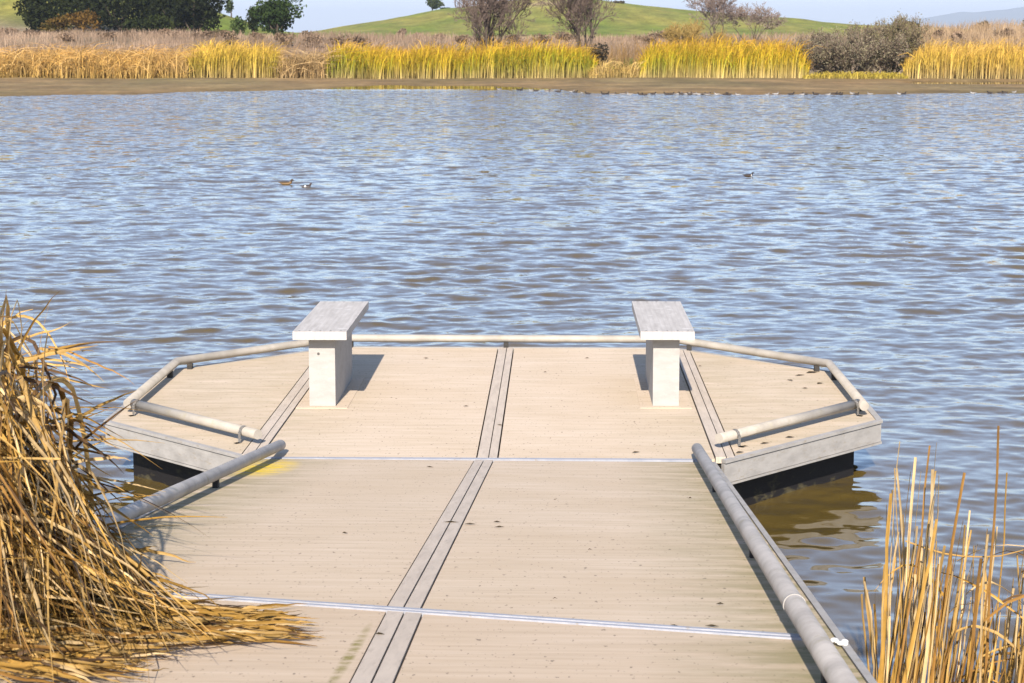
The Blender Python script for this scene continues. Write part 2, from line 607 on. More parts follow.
def inset(poly, d):
    n = len(poly); out = []
    for i in range(n):
        p0, p1, p2 = (Vector(poly[i - 1]), Vector(poly[i]), Vector(poly[(i + 1) % n]))
        a = (p1 - p0).normalized(); b = (p2 - p1).normalized()
        na, nb = Vector((-a.y, a.x)), Vector((-b.y, b.x))
        m_ = (na + nb).normalized()
        out.append(tuple(p1 + m_ * (d / max(m_.dot(na), .3))))
    return out


# deck panels: two in the middle, one on each wing
G = .006
e = .012
for s in (-1, 1):
    bm = bmesh.new()
    x0, x1 = sorted((s * (.052 + G), s * (1.165 - G)))
    box(bm, x0, x1, .03, VF - .01, -.04, 0)
    bm_obj('deck_panel', bm, M['deck'], dock, bevel=.004)
    bm = bmesh.new()
    us = 1.265 + G
    # the wing outline between the side strip and the outer edge
    t = (us - UN) / (W - UN)
    v1 = V1 + s * .06
    vn = .02 + t * (v1 - .02)
    t2 = (us - UF) / (W - UF)
    vf = VF + t2 * (V2 - VF)
    pts = [(us, vn), (W, v1), (W, V2), (us, vf)]
    if s < 0: pts = [(-a, b) for a, b in pts][::-1]
    prism(bm, pts, -.035, .0)
    bm_obj('deck_panel', bm, M['deck'], dock, bevel=.004)
for c, w in ((0, .05), (-1.215, .048), (1.215, .048)):
    bm = bmesh.new()
    top = VF - .012 if c == 0 else VF - .08
    bot = .03 if c == 0 else .07
    box(bm, c - w, c + w * .12 - .002, bot, top, -.03, .003)
    box(bm, c + w * .12 + .003, c + w, bot, top, -.03, .003)
    bm_obj('seam_board', bm, M['strip'], dock, bevel=.002)
bm = bmesh.new(); prism(bm, inset(OCT, .03), -.11, -.042); bm_obj('deck_frame', bm, M['dark'], dock)
# edge boards
n8 = len(OCT)
for i in range(n8):
    p, q = Vector(OCT[i]), Vector(OCT[(i + 1) % n8])
    d = (q - p).normalized(); nn = Vector((d.y, -d.x))
    if i == 0: continue
    bm = bmesh.new()
    o = nn * .002
    k = math.tan(math.radians(22.5)) * .028
    prism(bm, [p + o, q + o, q + nn * .03 + d * k, p + nn * .03 - d * k], -.120, -.018)
    prism(bm, [p + o, q + o, q + nn * .038 + d * k, p + nn * .038 - d * k], -.014, .002)
    prism(bm, [p + o, q + o, q + nn * .036 + d * k, p + nn * .036 - d * k], -.133, -.123)
    bm_obj('edge_board', bm, M['fascia'], dock, bevel=.002)
bm = bmesh.new(); prism(bm, inset(OCT, .11), -.75, -.112)
bm_obj('float', bm, M['float'], dock, bevel=.02)

# kerb pipes
PR = .0265
HP = .060
front = inset(OCT, .005)
path = [(-W + .05, V1 + .16), (-W + .045, V2 + .01), (-UF - .015, VF + .035), (UF + .015, VF + .035), (W - .045, V2 + .01), (W - .05, V1 + .16)]
bm = bmesh.new(); tube(bm, [(a, b, HP) for a, b in path], PR, 18)
bm_obj('kerb_pipe', bm, M['pipe'], dock, smooth=True)
main_pipe = COL.objects[-1]
PRB = HP - PR


def pblock(a, b, hx=.016, hy=.022, par=None, z0=.0, top=None, m_='dark'):
    bm = bmesh.new(); box(bm, a - hx, a + hx, b - hy, b + hy, z0, (PRB + .006) if top is None else top)
    bm_obj('pipe_block', bm, M[m_], par or main_pipe)


for (a, b) in [(-UF * .94, VF - .012), (0.0, VF - .012), (UF * .94, VF - .012)]:
    pblock(a, b + .035, hy=.03, z0=-.012)
for s in (-1, 1):
    for t in (.12, .93):
        a = s * (UF + (W - .05 - UF) * t); b = VF + .035 + (V2 + .01 - VF - .035) * t
        pblock(a, b)
    for b in (V1 + .35, V2 - .25):
        a = s * (W - .05)
        pblock(a, b)
for (pa, pb, sgn) in (((258, 434.5), (134, 403.5), -1), ((719, 438.5), (858, 403.5), 1)):
    A = to_dock(at_z(*pa, DK + HP)); B = to_dock(at_z(*pb, DK + HP))
    A = Vector((A[0], A[1], HP)); B = Vector((B[0], B[1], HP))
    bm = bmesh.new(); tube(bm, [A, B], PR, 18)
    pipe = bm_obj('kerb_pipe', bm, M['pipe'], dock, smooth=True)
    d = (B - A).normalized(); out = Vector((d.y, -d.x, 0))
    if out.y > 0: out = -out
    for t in (.10, .96):
        c = A.lerp(B, t)
        bm = bmesh.new()
        prof = []
        for a in np.linspace(-.2, 1.0, 7):
            ang = math.pi * (.5 - a * .75)
            prof.append(c + out * math.cos(ang) * (PR + .004) * 1.0 + Vector((0, 0, math.sin(ang) * (PR + .004))))
        last = c + out * (PR + .008); foot = last.copy(); foot.z = .004
        prof = [p for p in prof if p.z > HP - .012] + [last, foot, foot + out * .03]
        hw = d * .012
        vs = [(bm.verts.new(p - hw), bm.verts.new(p + hw)) for p in prof]
        for u, v in zip(vs[:-1], vs[1:]):
            bm.faces.new((u[0], u[1], v[1], v[0]))
        bmesh.ops.solidify(bm, geom=bm.faces[:], thickness=.004)
        bm_obj('bracket', bm, M['fascia'], pipe)

# hinge plate
bm = bmesh.new()
box(bm, -1.14, 1.14, -.022, .002, -.02, .006)
box(bm, -1.14, 1.14, .006, .022, -.02, .004)
bm_obj('hinge_plate', bm, M['alu'], dock, bevel=.002)

# ------------------------------------------------------------------ benches
def bench(name, label, cx, bolt):
    c = np.array([cx, 11.36, DK])
    b = tag(empty(name, tuple(c), -HEAD), label, 'bench', 'benches on the dock')
    bm = bmesh.new(); box(bm, -.155, .155, 0, 1.36, .408, .456)
    seat_o = bm_obj('seat', bm, M['seat'], b, bevel=.005)
    for y in (.035, 1.325):
        for k in range(5):
            sb = bmesh.new(); x = -.12 + k * .06
            tube(sb, [(x, y, .450), (x, y, .4572)], .0055, 8)
            bm_obj('screw', sb, M['bolt'], seat_o)
    bm = bmesh.new(); box(bm, -.076, .076, .10, 1.06, .004, .407)
    pd = bm_obj('pedestal', bm, M['pedestal'], b, bevel=.004)
    bm = bmesh.new(); box(bm, -.15, .15, .045, 1.11, -.004, .003)
    bm_obj('base_plate', bm, M['deck'], b, bevel=.001)
    if bolt:
        bm = bmesh.new()
        tube(bm, [(-.020, .098, .312), (-.020, .106, .312)], .008, 10)
        bm_obj('bolt', bm, M['bolt'], pd)
    return b


bench('bench', 'pale grey bench on the left wing seam, bolt head showing on its pedestal', -1.105, True)
bench('bench', 'pale grey bench beside the right wing seam, no bolt head on its pedestal', .893, False)

# ------------------------------------------------------------------ gangway
GH = at_z(483.5, 460, DK)                      # middle of the hinge
dirf = ray(588, 288); dirf = dirf / np.linalg.norm(dirf)     # away from the viewer, downhill
fy = Vector(dirf); gx = fy.cross(Vector((0, 0, 1))).normalized(); gz = gx.cross(fy).normalized()
gang = empty('gangway')
gang.matrix_world = Matrix(((gx.x, fy.x, gz.x, GH[0]), (gx.y, fy.y, gz.y, GH[1]), (gx.z, fy.z, gz.z, GH[2]), (0, 0, 0, 1)))
tag(gang, 'sloping tan gangway with grey pipe kerbs leading down to the dock', 'gangway')
GI = gang.matrix_world.inverted()
gO, gN = np.array(GH), np.array(gz)


def gp(px, py, h=0.0):
    """a place on the gangway's surface (or h above it), in gangway coordinates"""
    d = ray(px, py)
    t = ((gO + gN * h - EYE) @ gN) / (d @ gN)
    return Vector(GI @ Vector(EYE + d * t))


YEND = -7.0
SL, SCn, SR = gp(190, 597), gp(404, 611.5), gp(790, 638)


def seam_y(x):
    return SCn.y + (x - SCn.x) * (SR.y - SCn.y) / (SR.x - SCn.x)


def lin(a, b, y):
    t = (y - a.y) / (b.y - a.y)
    return a.x + (b.x - a.x) * t


s1l, s1r, s2l, s2r = gp(474, 462), gp(492.3, 462), gp(388.5, 606), gp(421, 607)
t1l, t1r, t2l, t2r = gp(386, 615), gp(420.5, 617), gp(351, 683), gp(392.6, 683)
HW = 1.15
ge = .005
sk = math.atan((SR.y - SCn.y) / (SR.x - SCn.x))
YEL = gp(268, 466)
M['gang_far'] = deck_material('gangway_boards', (.51, .41, .295), (.42, .335, .235), (.565, .465, .35), algae=.8,
                              spot=[(YEL.x, YEL.y - .1, (.17, .55), (.68, .47, .010))], shear=-sk * .45)
M['gang_near'] = deck_material('gangway_end_boards', (.50, .396, .283), (.41, .322, .22), (.555, .45, .335), algae=.95, shear=-sk * .9,
                               spot=[(gp(372, 640).x - .03, gp(362, 655).y, (.018, .5), (.20, .17, .05))])
for s in (-1, 1):
    a, b = (s1l, s2l) if s < 0 else (s1r, s2r)
    xin0 = lin(a, b, -.03) + s * ge
    xs_ = xin0
    ys_in = seam_y(b.x) + .02
    xin1 = lin(a, b, ys_in) + s * ge
    pts = [(xin0, -.03), (s * HW, -.03), (s * HW, seam_y(s * HW) + .02), (xin1, ys_in)]
    if s > 0: pts = pts[::-1]
    bm = bmesh.new(); prism(bm, pts, -.045, 0); bm_obj('deck_panel', bm, M['gang_far'], gang, bevel=.003)
    a, b = (t1l, t2l) if s < 0 else (t1r, t2r)
    y0 = seam_y(a.x) - .02
    pts = [(lin(a, b, y0) + s * ge, y0), (s * HW, seam_y(s * HW) - .02), (s * HW, YEND), (lin(a, b, YEND) + s * ge, YEND)]
    if s > 0: pts = pts[::-1]
    bm = bmesh.new(); prism(bm, pts, -.045, 0); bm_obj('deck_panel', bm, M['gang_near'], gang, bevel=.003)
for (al, ar, bl, br, y0, y1) in ((s1l, s1r, s2l, s2r, -.03, None), (t1l, t1r, t2l, t2r, None, YEND)):
    bm = bmesh.new()
    ya = y0 if y0 is not None else seam_y(al.x) - .02
    yb = y1 if y1 is not None else seam_y(bl.x) + .02
    L0, R0, L1, R1 = lin(al, bl, ya), lin(ar, br, ya), lin(al, bl, yb), lin(ar, br, yb)
    m0, m1 = L0 * .5 + R0 * .5, L1 * .5 + R1 * .5
    prism(bm, [(L0, ya), (L1, yb), (m1 - .0025, yb), (m0 - .0025, ya)], -.04, .003)
    prism(bm, [(m0 + .0025, ya), (m1 + .0025, yb), (R1, yb), (R0, ya)], -.04, .003)
    bm_obj('seam_board', bm, M['strip'], gang, bevel=.002)
bm = bmesh.new(); box(bm, -HW + .01, HW - .01, YEND + .01, -.08, -.16, -.047)
bm_obj('deck_frame', bm, M['dark'], gang)
# joint plate across the gangway
bm = bmesh.new()
x0, x1 = -HW + .02, HW - .07
for o0, o1, h in ((-.024, -.004, .005), (.000, .024, .008)):
    prism(bm, [(x0, seam_y(x0) + o0), (x1, seam_y(x1) + o0), (x1, seam_y(x1) + o1), (x0, seam_y(x0) + o1)], -.03, h)
bm_obj('joint_plate', bm, M['alu'], gang, bevel=.0015)
for s in (-1, 1):
    bm = bmesh.new()
    x0, x1 = sorted((s * (HW + .002), s * (HW + .022)))
    box(bm, x0, x1, YEND, -.04, -.20, .004)
    bm_obj('edge_beam', bm, M['fascia'], gang, bevel=.003)
GR, GHP = .028, .060
ra, rb = gp(697, 448.5, GHP), gp(843, 683, GHP)
la, lb = gp(280.5, 445, GHP), gp(132.7, 511, GHP)
for (a, b) in ((la, lb), (ra, rb)):
    far = a
    near = Vector((lin(a, b, YEND + .1), YEND + .1, GHP))
    bm = bmesh.new()
    tube(bm, [far, far.lerp(near, .5), near], GR, 20, round_ends=True)
    pipe = bm_obj('kerb_pipe', bm, M['pipe_grey'], gang, smooth=True)
    for y in (-1.5, -3.6, -5.7):
        x = lin(a, b, y)
        pblock(x, y, .012, .02, pipe, 0, GHP - GR + .008)
    if a is ra:
        c = gp(785, 605, GHP); y = c.y
        x = lin(a, b, y)
        dd = (near - far).normalized()
        bm = bmesh.new()
        p = Vector((x, y, GHP))
        tube(bm, [p - dd * .006, p + dd * .006], GR + .0022, 24)
        bm_obj('collar', bm, M['pedestal'], pipe, smooth=False)
# pale crust on the gangway's right edge
c = gp(838, 641, .01)
bm = bmesh.new()
for k in range(7):
    r = random.uniform(.006, .011)
    mtx = Matrix.Translation((HW + .004 + random.uniform(-.016, .010), c.y + random.uniform(-.03, .03), .006 + random.uniform(0, .006)))
    bmesh.ops.create_icosphere(bm, subdivisions=2, radius=r, matrix=mtx @ Matrix.Diagonal((1, 1.5, .6, 1)))
M['white'] = grey_material('white_crust', (.75, .74, .71), .1, stain=(.4, .38, .33), stain_amt=.3)
bm_obj('white_crust', bm, M['white'], gang, smooth=True)

# ------------------------------------------------------------------ ribbons: reeds, leaves, stalks
def ribbons(curves, widths, cols, fold=False, blunt=False):
    """curves (n,k,3), widths (n,), cols (n,k,3) -> V, F, C; each ribbon tapers to a tip"""
    curves = np.asarray(curves, float); n, k, _ = curves.shape
    tan = np.gradient(curves, axis=1)
    tan /= np.linalg.norm(tan, axis=2, keepdims=True) + 1e-9
    g = rng.normal(size=(n, 1, 3)); g[..., 2] *= .3
    side = np.cross(tan, g + 0 * tan)
    side /= np.linalg.norm(side, axis=2, keepdims=True) + 1e-9
    prof = np.clip(1.0 - np.linspace(0, 1, k) ** 3, .08, 1)[None, :, None]
    if blunt: prof = np.clip(1.0 - .28 * np.linspace(0, 1, k), .1, 1)[None, :, None]
    half = side * widths[:, None, None] * .5 * prof
    if not fold:
        V = np.stack([curves - half, curves + half], 2).reshape(-1, 3)
        C = np.repeat(cols[:, :, None, :], 2, 2).reshape(-1, 3)
        base = (np.arange(n)[:, None] * k + np.arange(k - 1)[None, :]) * 2
        Fq = np.stack([base, base + 1, base + 3, base + 2], -1).reshape(-1, 4)
        return V, Fq, C
    nrm = np.cross(side, tan)
    mid = curves + nrm * widths[:, None, None] * .22 * prof
    V = np.stack([curves - half, mid, curves + half], 2).reshape(-1, 3)
    C = np.repeat(cols[:, :, None, :], 3, 2).reshape(-1, 3)
    base = (np.arange(n)[:, None] * k + np.arange(k - 1)[None, :]) * 3
    F1 = np.stack([base, base + 1, base + 4, base + 3], -1).reshape(-1, 4)
    F2 = np.stack([base + 1, base + 2, base + 5, base + 4], -1).reshape(-1, 4)
    return V, np.concatenate([F1, F2]), C


def bez(P, k):
    """P (n,4,3) cubic beziers -> (n,k,3)"""
    t = np.linspace(0, 1, k)[None, :, None]
    P = np.asarray(P)[:, :, None, :]
    return P[:, 0] * (1 - t) ** 3 + 3 * P[:, 1] * t * (1 - t) ** 2 + 3 * P[:, 2] * t * t * (1 - t) + P[:, 3] * t ** 3


# ------------------------------------------------------------------ far reed beds
def reed_bed(name, label, px0, px1, Y0, Y1, n, hpx, pal, lean=.17, droop=.15, ragged=.32, low=0.0, gap=None):
    """hpx: picture height of the tops, gives the bed its real height at that distance"""
    px = rng.uniform(px0, px1, n); Y = Y0 + (Y1 - Y0) * rng.uniform(0, 1, n) ** .8
    if gap is not None:
        keep = gap(px, Y); px, Y = px[keep], Y[keep]; n = len(px)
    X = (px - CX) / FOC * Y
    z0 = land_z(X, Y) - .03
    clump = vnoise(X * .55, Y * .4, 21); c2 = vnoise(X * .16, Y * .2, 23)
    c3 = vnoise(X * 1.9, Y * 1.4, 27)
    H = (hpx * 130 / FOC) * (1.06 - ragged * 1.7 * rng.uniform(0, 1, n) ** 1.3) * (.66 + .34 * clump + .30 * c3)
    edge = np.minimum(smooth(px0, px0 + 12, px), smooth(px1, px1 - 12, px)) * rng.uniform(.6, 1.3, n)
    edge = np.clip(edge, 0, 1); H *= .55 + .45 * edge
    H *= 1 - low * rng.uniform(0, 1, n)
    a = rng.uniform(0, 2 * math.pi, n); L = np.abs(rng.normal(0, lean, n)) * H
    dx, dy = np.cos(a) * L + .06 * H, np.sin(a) * L
    dr = np.abs(rng.normal(0, droop, n)) * H
    P = np.zeros((n, 4, 3))
    P[:, 0] = np.stack([X, Y, z0], 1)
    P[:, 1] = P[:, 0] + np.stack([dx * .1, dy * .1, H * .45], 1)
    P[:, 2] = P[:, 0] + np.stack([dx * .5, dy * .5, H * .95], 1)
    P[:, 3] = P[:, 0] + np.stack([dx * 1.6, dy * 1.6, H - dr], 1)
    k = 5
    cu = bez(P, k)
    pal = np.array(pal)                       # palette rows: base, middle, top ; each with two variants
    v = np.clip(c2 * .8 + c3 * .5 - .15 + rng.normal(0, .25, n), 0, 1)[:, None]
    cb = pal[0, 0] * (1 - v) + pal[0, 1] * v
    cm = pal[1, 0] * (1 - v) + pal[1, 1] * v
    ct = pal[2, 0] * (1 - v) + pal[2, 1] * v
    t = [0, .35, .6, .82, 1]
    cols = np.stack([cb, cb * .4 + cm * .6, cm, cm * .45 + ct * .55, ct], 1)
    cols *= (rng.uniform(.45, 1.35, n) * (.68 + .5 * c3))[:, None, None]
    V, Fq, C = ribbons(cu, rng.uniform(.025, .06, n), cols)
    o = np_mesh(name, V, Fq, C, M['reed_far'])
    tag(o, label, 'reeds', None, 'stuff')
    return o


YEL_PAL = [[(.46, .36, .14), (.52, .40, .17)], [(.235, .275, .014), (.50, .35, .018)], [(.54, .29, .025), (.48, .23, .04)]]
DRY_PAL = [[(.36, .24, .07), (.42, .29, .10)], [(.50, .30, .08), (.52, .36, .15)], [(.48, .25, .06), (.52, .33, .14)]]
ORG_PAL = [[(.46, .35, .15), (.50, .38, .17)], [(.50, .36, .05), (.56, .36, .06)], [(.58, .33, .06), (.56, .34, .11)]]
reed_bed('cattails', 'yellow green cattail bed behind the mud in the middle of the far shore', 325, 594, 129, 138, 13000, 36, YEL_PAL, gap=lambda p, Y: ~((p > 300) & (p < 326) & (Y > 131)))
reed_bed('cattails', 'yellow green cattail bed right of the small green gap on the far shore', 638, 806, 128, 138, 9000, 37, YEL_PAL)
reed_bed('cattails', 'orange yellow cattail bed on the far right shore behind standing water', 900, 1090, 127, 137, 8500, 38, ORG_PAL, ragged=.3)
reed_bed('cattails', 'golden cattail bed between the flattened reeds and the brown mound', 188, 285, 129, 138, 5000, 35, [[(.44, .33, .12), (.48, .36, .15)], [(.40, .33, .04), (.56, .37, .05)], [(.58, .35, .05), (.56, .33, .09)]])
reed_bed('dry_reeds', 'flattened dry tan reeds at the far left of the far shore', -120, 192, 128, 138, 11500, 33, DRY_PAL, lean=.55, droop=.5, ragged=.4)
reed_bed('dry_reeds', 'low brown reed mound between two standing cattail beds', 276, 330, 129, 134, 2200, 29, [[(.30, .21, .10), (.34, .25, .13)], [(.38, .25, .10), (.42, .30, .15)], [(.40, .26, .12), (.44, .32, .18)]], lean=.6, droop=.4, ragged=.5)
reed_bed('dry_reeds', 'short dry reeds in the gap below the dark shrub', 588, 645, 128, 131, 900, 19, [[(.36, .27, .10), (.40, .30, .13)], [(.42, .28, .07), (.46, .32, .12)], [(.46, .30, .09), (.48, .34, .16)]], lean=.4, droop=.4, ragged=.6)
reed_bed('dry_reeds', 'low yellow green rushes along the foot of the grey willow thicket', 800, 905, 126, 128.5, 1100, 8, [[(.34, .26, .08), (.38, .30, .10)], [(.36, .30, .03), (.44, .32, .05)], [(.42, .33, .06), (.46, .34, .09)]], lean=.4, droop=.3)


def brush_band(name, label, px0, px1, Y0, Y1, n, h, pal, w=(.04, .09)):
    px = rng.uniform(px0, px1, n); Y = rng.uniform(Y0, Y1, n)
    X = (px - CX) / FOC * Y
    z0 = land_z(X, Y) - .05
    cl = vnoise(X * .35, Y * .18, 31)
    H = h * (.35 + .9 * cl) * rng.uniform(.6, 1.1, n)
    a = rng.uniform(0, 2 * math.pi, n); L = np.abs(rng.normal(0, .35, n)) * H
    P = np.zeros((n, 3, 3))
    P[:, 0] = np.stack([X, Y, z0], 1)
    P[:, 1] = P[:, 0] + np.stack([np.cos(a) * L * .4, np.sin(a) * L * .4, H * .6], 1)
    P[:, 2] = P[:, 0] + np.stack([np.cos(a) * L, np.sin(a) * L, H], 1)
    pal = np.array(pal); v = rng.uniform(0, 1, (n, 1))
    c = (pal[0] * (1 - v) + pal[1] * v) * rng.uniform(.7, 1.15, (n, 1)) * (.62 + .62 * vnoise(X * .16, Y * .07, 41))[:, None]
    cols = np.repeat(c[:, None, :], 3, 1)
    V, Fq, C = ribbons(P, rng.uniform(*w, n), cols)
    tag(np_mesh(name, V, Fq, C, M['reed_far']), label, 'dry brush', None, 'stuff')


brush_band('dry_brush', 'pinkish brown dry weed stalks on the slope behind the reeds', -150, 860, 165, 205, 26000, .85, [(.24, .165, .11), (.37, .27, .185)], (.018, .05))
brush_band('dry_brush', 'tall tan dry weeds on the rise at the far right', 855, 1180, 150, 205, 14000, 1.3, [(.27, .18, .10), (.40, .29, .175)], (.018, .05))
brush_band('dry_brush', 'orange brown weedy fringe rising behind the middle cattail beds', 190, 805, 138, 150, 5200, 2.25, [(.26, .155, .06), (.38, .24, .10)], (.02, .05))
brush_band('green_grass', 'bright green grass showing in the gap between the cattail beds', 596, 650, 137, 150, 1500, .9, [(.10, .19, .02), (.15, .23, .03)])
brush_band('green_grass', 'strip of green grass behind the flattened reeds', -100, 215, 140, 152, 2600, .75, [(.17, .21, .05), (.26, .26, .09)])

# ------------------------------------------------------------------ trees and shrubs
def leaf_quads(centres, size, cols):
    n = len(centres)
    a = rng.normal(size=(n, 3)); a /= np.linalg.norm(a, axis=1, keepdims=True)
    b = np.cross(a, rng.normal(size=(n, 3))); b /= np.linalg.norm(b, axis=1, keepdims=True)
    sz = size * rng.uniform(.6, 1.4, (n, 1))
    V = np.stack([centres - a * sz, centres - b * sz * .55, centres + a * sz, centres + b * sz * .55], 1).reshape(-1, 3)
    Fq = np.arange(n * 4).reshape(n, 4)
    return V, Fq, np.repeat(cols, 4, 0)


def limb_mesh(name, segs, col, parent):
    """segs: list of (p0,p1,r0,r1)"""
    S = 5
    V, Fq = [], []
    for (p0, p1, r0, r1) in segs:
        t = Vector(p1) - Vector(p0)
        if t.length < 1e-5: continue
        t.normalize()
        u = t.orthogonal().normalized(); w = t.cross(u)
        b = len(V)
        for p, r in ((p0, r0), (p1, r1)):
            for s in range(S):
                a = 2 * math.pi * s / S
                V.append(Vector(p) + (u * math.cos(a) + w * math.sin(a)) * r)
        for s in range(S):
            Fq.append((b + s, b + (s + 1) % S, b + S + (s + 1) % S, b + S + s))
    V = np.array([tuple(v) for v in V])
    C = np.tile(np.array(col), (len(V), 1)) * np.repeat(rng.uniform(.8, 1.2, (len(segs), 1)), S * 2, 0)[:len(V)]
    return np_mesh(name, V, np.array(Fq), C, M['bark'], parent)


def ground_at(px, Y):
    x = (px - CX) / FOC * Y
    return float(x), float(land_z(np.array([x]), np.array([float(Y)]))[0])


def tree(name, label, cat, px, Y, top_px, width_px, pal, nleaf=2600, leaf=.22, trunk_frac=.25, lobes=10, group=None, low=False, flat=1.0):
    x, z = ground_at(px, Y)
    ztop = CZ + (YH - top_px) * Y / FOC
    H = max(ztop - z, .6); Wd = width_px * Y / FOC / 2
    t = tag(empty(name, (x, Y, z)), label, cat, group)
    cz0 = H * (trunk_frac + (1 - trunk_frac) / 2); rz = H * (1 - trunk_frac) / 2
    cs, rs = [], []
    for i in range(lobes):
        d = rng.normal(size=3); d /= np.linalg.norm(d)
        q = rng.uniform(.35, .70)
        c = np.array([d[0] * Wd * q, d[1] * Wd * q, cz0 + d[2] * rz * q * flat])
        cs.append(c); rs.append(rng.uniform(.42, .62))
    segs = [((0, 0, -.2), (Wd * .03, 0, H * trunk_frac * .8 + .1), H * .035 + .05, H * .025 + .03)]
    for c in cs:
        b = Vector((Wd * .03, 0, H * trunk_frac * .7 + .1))
        m_ = b.lerp(Vector(c), .5) + Vector((0, 0, -.05 * H))
        segs.append((b, m_, H * .02 + .02, H * .013 + .01)); segs.append((m_, Vector(c), H * .013 + .01, .015))
    limb_mesh('trunk', segs, (.10, .08, .06), t)
    per = nleaf // lobes
    P, C = [], []
    pal = np.array(pal)
    for c, r in zip(cs, rs):
        d = rng.normal(size=(per, 3)); d /= np.linalg.norm(d, axis=1, keepdims=True)
        q = rng.uniform(.25, 1.08, (per, 1)) ** .55
        bumpy = 1 + .22 * np.sin(d[:, :1] * 7 + c[0] * 5) * np.sin(d[:, 2:] * 6 + c[1] * 3)
        p = c + d * q * bumpy * np.array([Wd * r, Wd * r, rz * r * 1.1])
        k = rng.uniform(0, 1); v = np.clip(k + rng.normal(0, .25, (per, 1)), 0, 1)
        P.append(p); C.append((pal[0] * (1 - v) + pal[1] * v) * rng.uniform(.7, 1.3, (per, 1)))
    P, C = np.concatenate(P), np.concatenate(C)
    P[:, 2] = np.maximum(P[:, 2], .02)
    V, Fq, C = leaf_quads(P, leaf, C)
    np_mesh('crown', V, Fq, C, M['leaf'], t)
    return t


def bare_tree(name, label, px, Y, top_px, width_px, stems=3, col=(.10, .078, .06), depth=6, twig=(.135, .10, .08), group=None, lean=.28, seed=0, cat='tree', r0=.12, leaves=None, bushy=False):
    bushy = bushy or cat == 'shrub'
    rd = random.Random(seed)
    x, z = ground_at(px, Y)
    H = CZ + (YH - top_px) * Y / FOC - z
    t = tag(empty(name, (x, Y, z)), label, cat, group)
    big, small, tips = [], [], []
    Wd = width_px * Y / FOC / 2

    def grow(p, d, L, r, lv):
        q = p
        for k in range(2):
            d2 = (d + Vector((rd.gauss(0, .14), rd.gauss(0, .14), rd.gauss(0, .08)))).normalized()
            e2 = q + d2 * L * .5
            (big if lv < 2 else small).append((q, e2, r, r * .82)); q = e2; r *= .82; d = d2
            if lv >= (0 if bushy else 1) and rd.random() < .9 and lv < depth:
                side = Vector((rd.gauss(0, 1), rd.gauss(0, 1), rd.gauss(.25, .6))).normalized()
                grow(q, (d + side * .9).normalized(), L * rd.uniform(.45, .65), r * .55, lv + 1)
        if lv < depth and L > .1:
            for k in range(2 + (rd.random() < .4)):
                side = Vector((rd.gauss(0, 1), rd.gauss(0, 1), rd.gauss(.15, .5))).normalized()
                grow(q, (d + side * rd.uniform(.35, .8)).normalized(), L * rd.uniform(.6, .82), max(r * .66, .016), lv + 1)
        else:
            tips.append(q)

    for s in range(stems):
        a = rd.uniform(0, 6.28)   # the stems share one root
        off = rd.uniform(.0, .75 if cat == 'shrub' else .4) * Wd
        big.append((Vector((0, 0, -.35)), Vector((math.cos(a) * off, math.sin(a) * off, -.15)), r0, r0))
        grow(Vector((math.cos(a) * off, math.sin(a) * off, -.2)), Vector((math.cos(a) * lean, math.sin(a) * lean, 1)).normalized(), H * .30, r0, 0)
    allp = [q for sg in big + small for q in sg[:2]]
    zmax = max(v.z for v in allp); wmax = sorted(abs(v.x) for v in allp)[int(len(allp) * .985)]
    kz, kx = H / zmax, Wd / max(wmax, .01)
    f_ = lambda v: Vector((v.x * kx, v.y * kx, v.z * kz))
    sc_ = lambda L: [(f_(a), f_(b), r1, r2) for a, b, r1, r2 in L]
    limb_mesh('trunk', sc_(big), col, t)
    crown = limb_mesh('crown', sc_(small), twig, t)
    if leaves:
        pal, size, nper = leaves
        pal = np.array(pal); tp = np.array([tuple(f_(q)) for q in tips])
        tp = np.repeat(tp, nper, 0) + rng.normal(0, .14, (len(tp) * nper, 3))
        v = rng.uniform(0, 1, (len(tp), 1))
        V, Fq, C = leaf_quads(tp, size, (pal[0] * (1 - v) + pal[1] * v))
        np_mesh('leaves', V, Fq, C, M['leaf'], t)
    return t


OAK = [(.006, .010, .003), (.021, .027, .008)]
OAK2 = [(.009, .014, .004), (.028, .037, .009)]
G_OAK = 'dark oaks on the left hill'
tree('oak_tree', 'leftmost dark oak of the grove, low and rounded at its outer edge', 'tree', 44, 226, -8, 52, OAK, group=G_OAK, trunk_frac=.02)
tree('oak_tree', 'tall dark oak behind the orange bush in the grove', 'tree', 84, 240, -26, 70, OAK2, 3200, group=G_OAK, trunk_frac=.02)
tree('oak_tree', 'dark oak in the centre of the grove left of the highest crown', 'tree', 125, 230, -24, 74, OAK, 3200, group=G_OAK, trunk_frac=.02)
tree('oak_tree', 'broad dark oak right of the grove centre reaching beyond the picture top', 'tree', 163, 242, -28, 72, OAK2, 3200, group=G_OAK, trunk_frac=.02)
tree('oak_tree', 'rightmost dark oak of the grove, throwing its shadow on the green slope', 'tree', 197, 232, -14, 64, OAK, 3000, group=G_OAK, trunk_frac=.02)
tree('oak_tree', 'dark oak filling the gap at the left centre of the grove', 'tree', 104, 236, -18, 54, OAK, 2600, group=G_OAK, trunk_frac=.03)
tree('oak_tree', 'dark oak between the two broad crowns at the right of the grove', 'tree', 182, 238, -22, 56, OAK, 2600, group=G_OAK, trunk_frac=.03)
tree('shrub', 'dark low shrub at the foot of the oaks near their right end', 'shrub', 150, 218, 12, 50, OAK2, 1500, .18, trunk_frac=.02, lobes=7)
tree('shrub', 'orange brown bush in front of the oak grove', 'shrub', 88, 214, 11, 44, [(.055, .032, .008), (.125, .07, .014)], 1100, .16, trunk_frac=.02, lobes=6)
tree('shrub', 'olive bush spotted with orange beside the orange brown bush', 'shrub', 60, 210, 17, 40, [(.035, .04, .01), (.11, .065, .014)], 1000, .16, trunk_frac=.02, lobes=6)
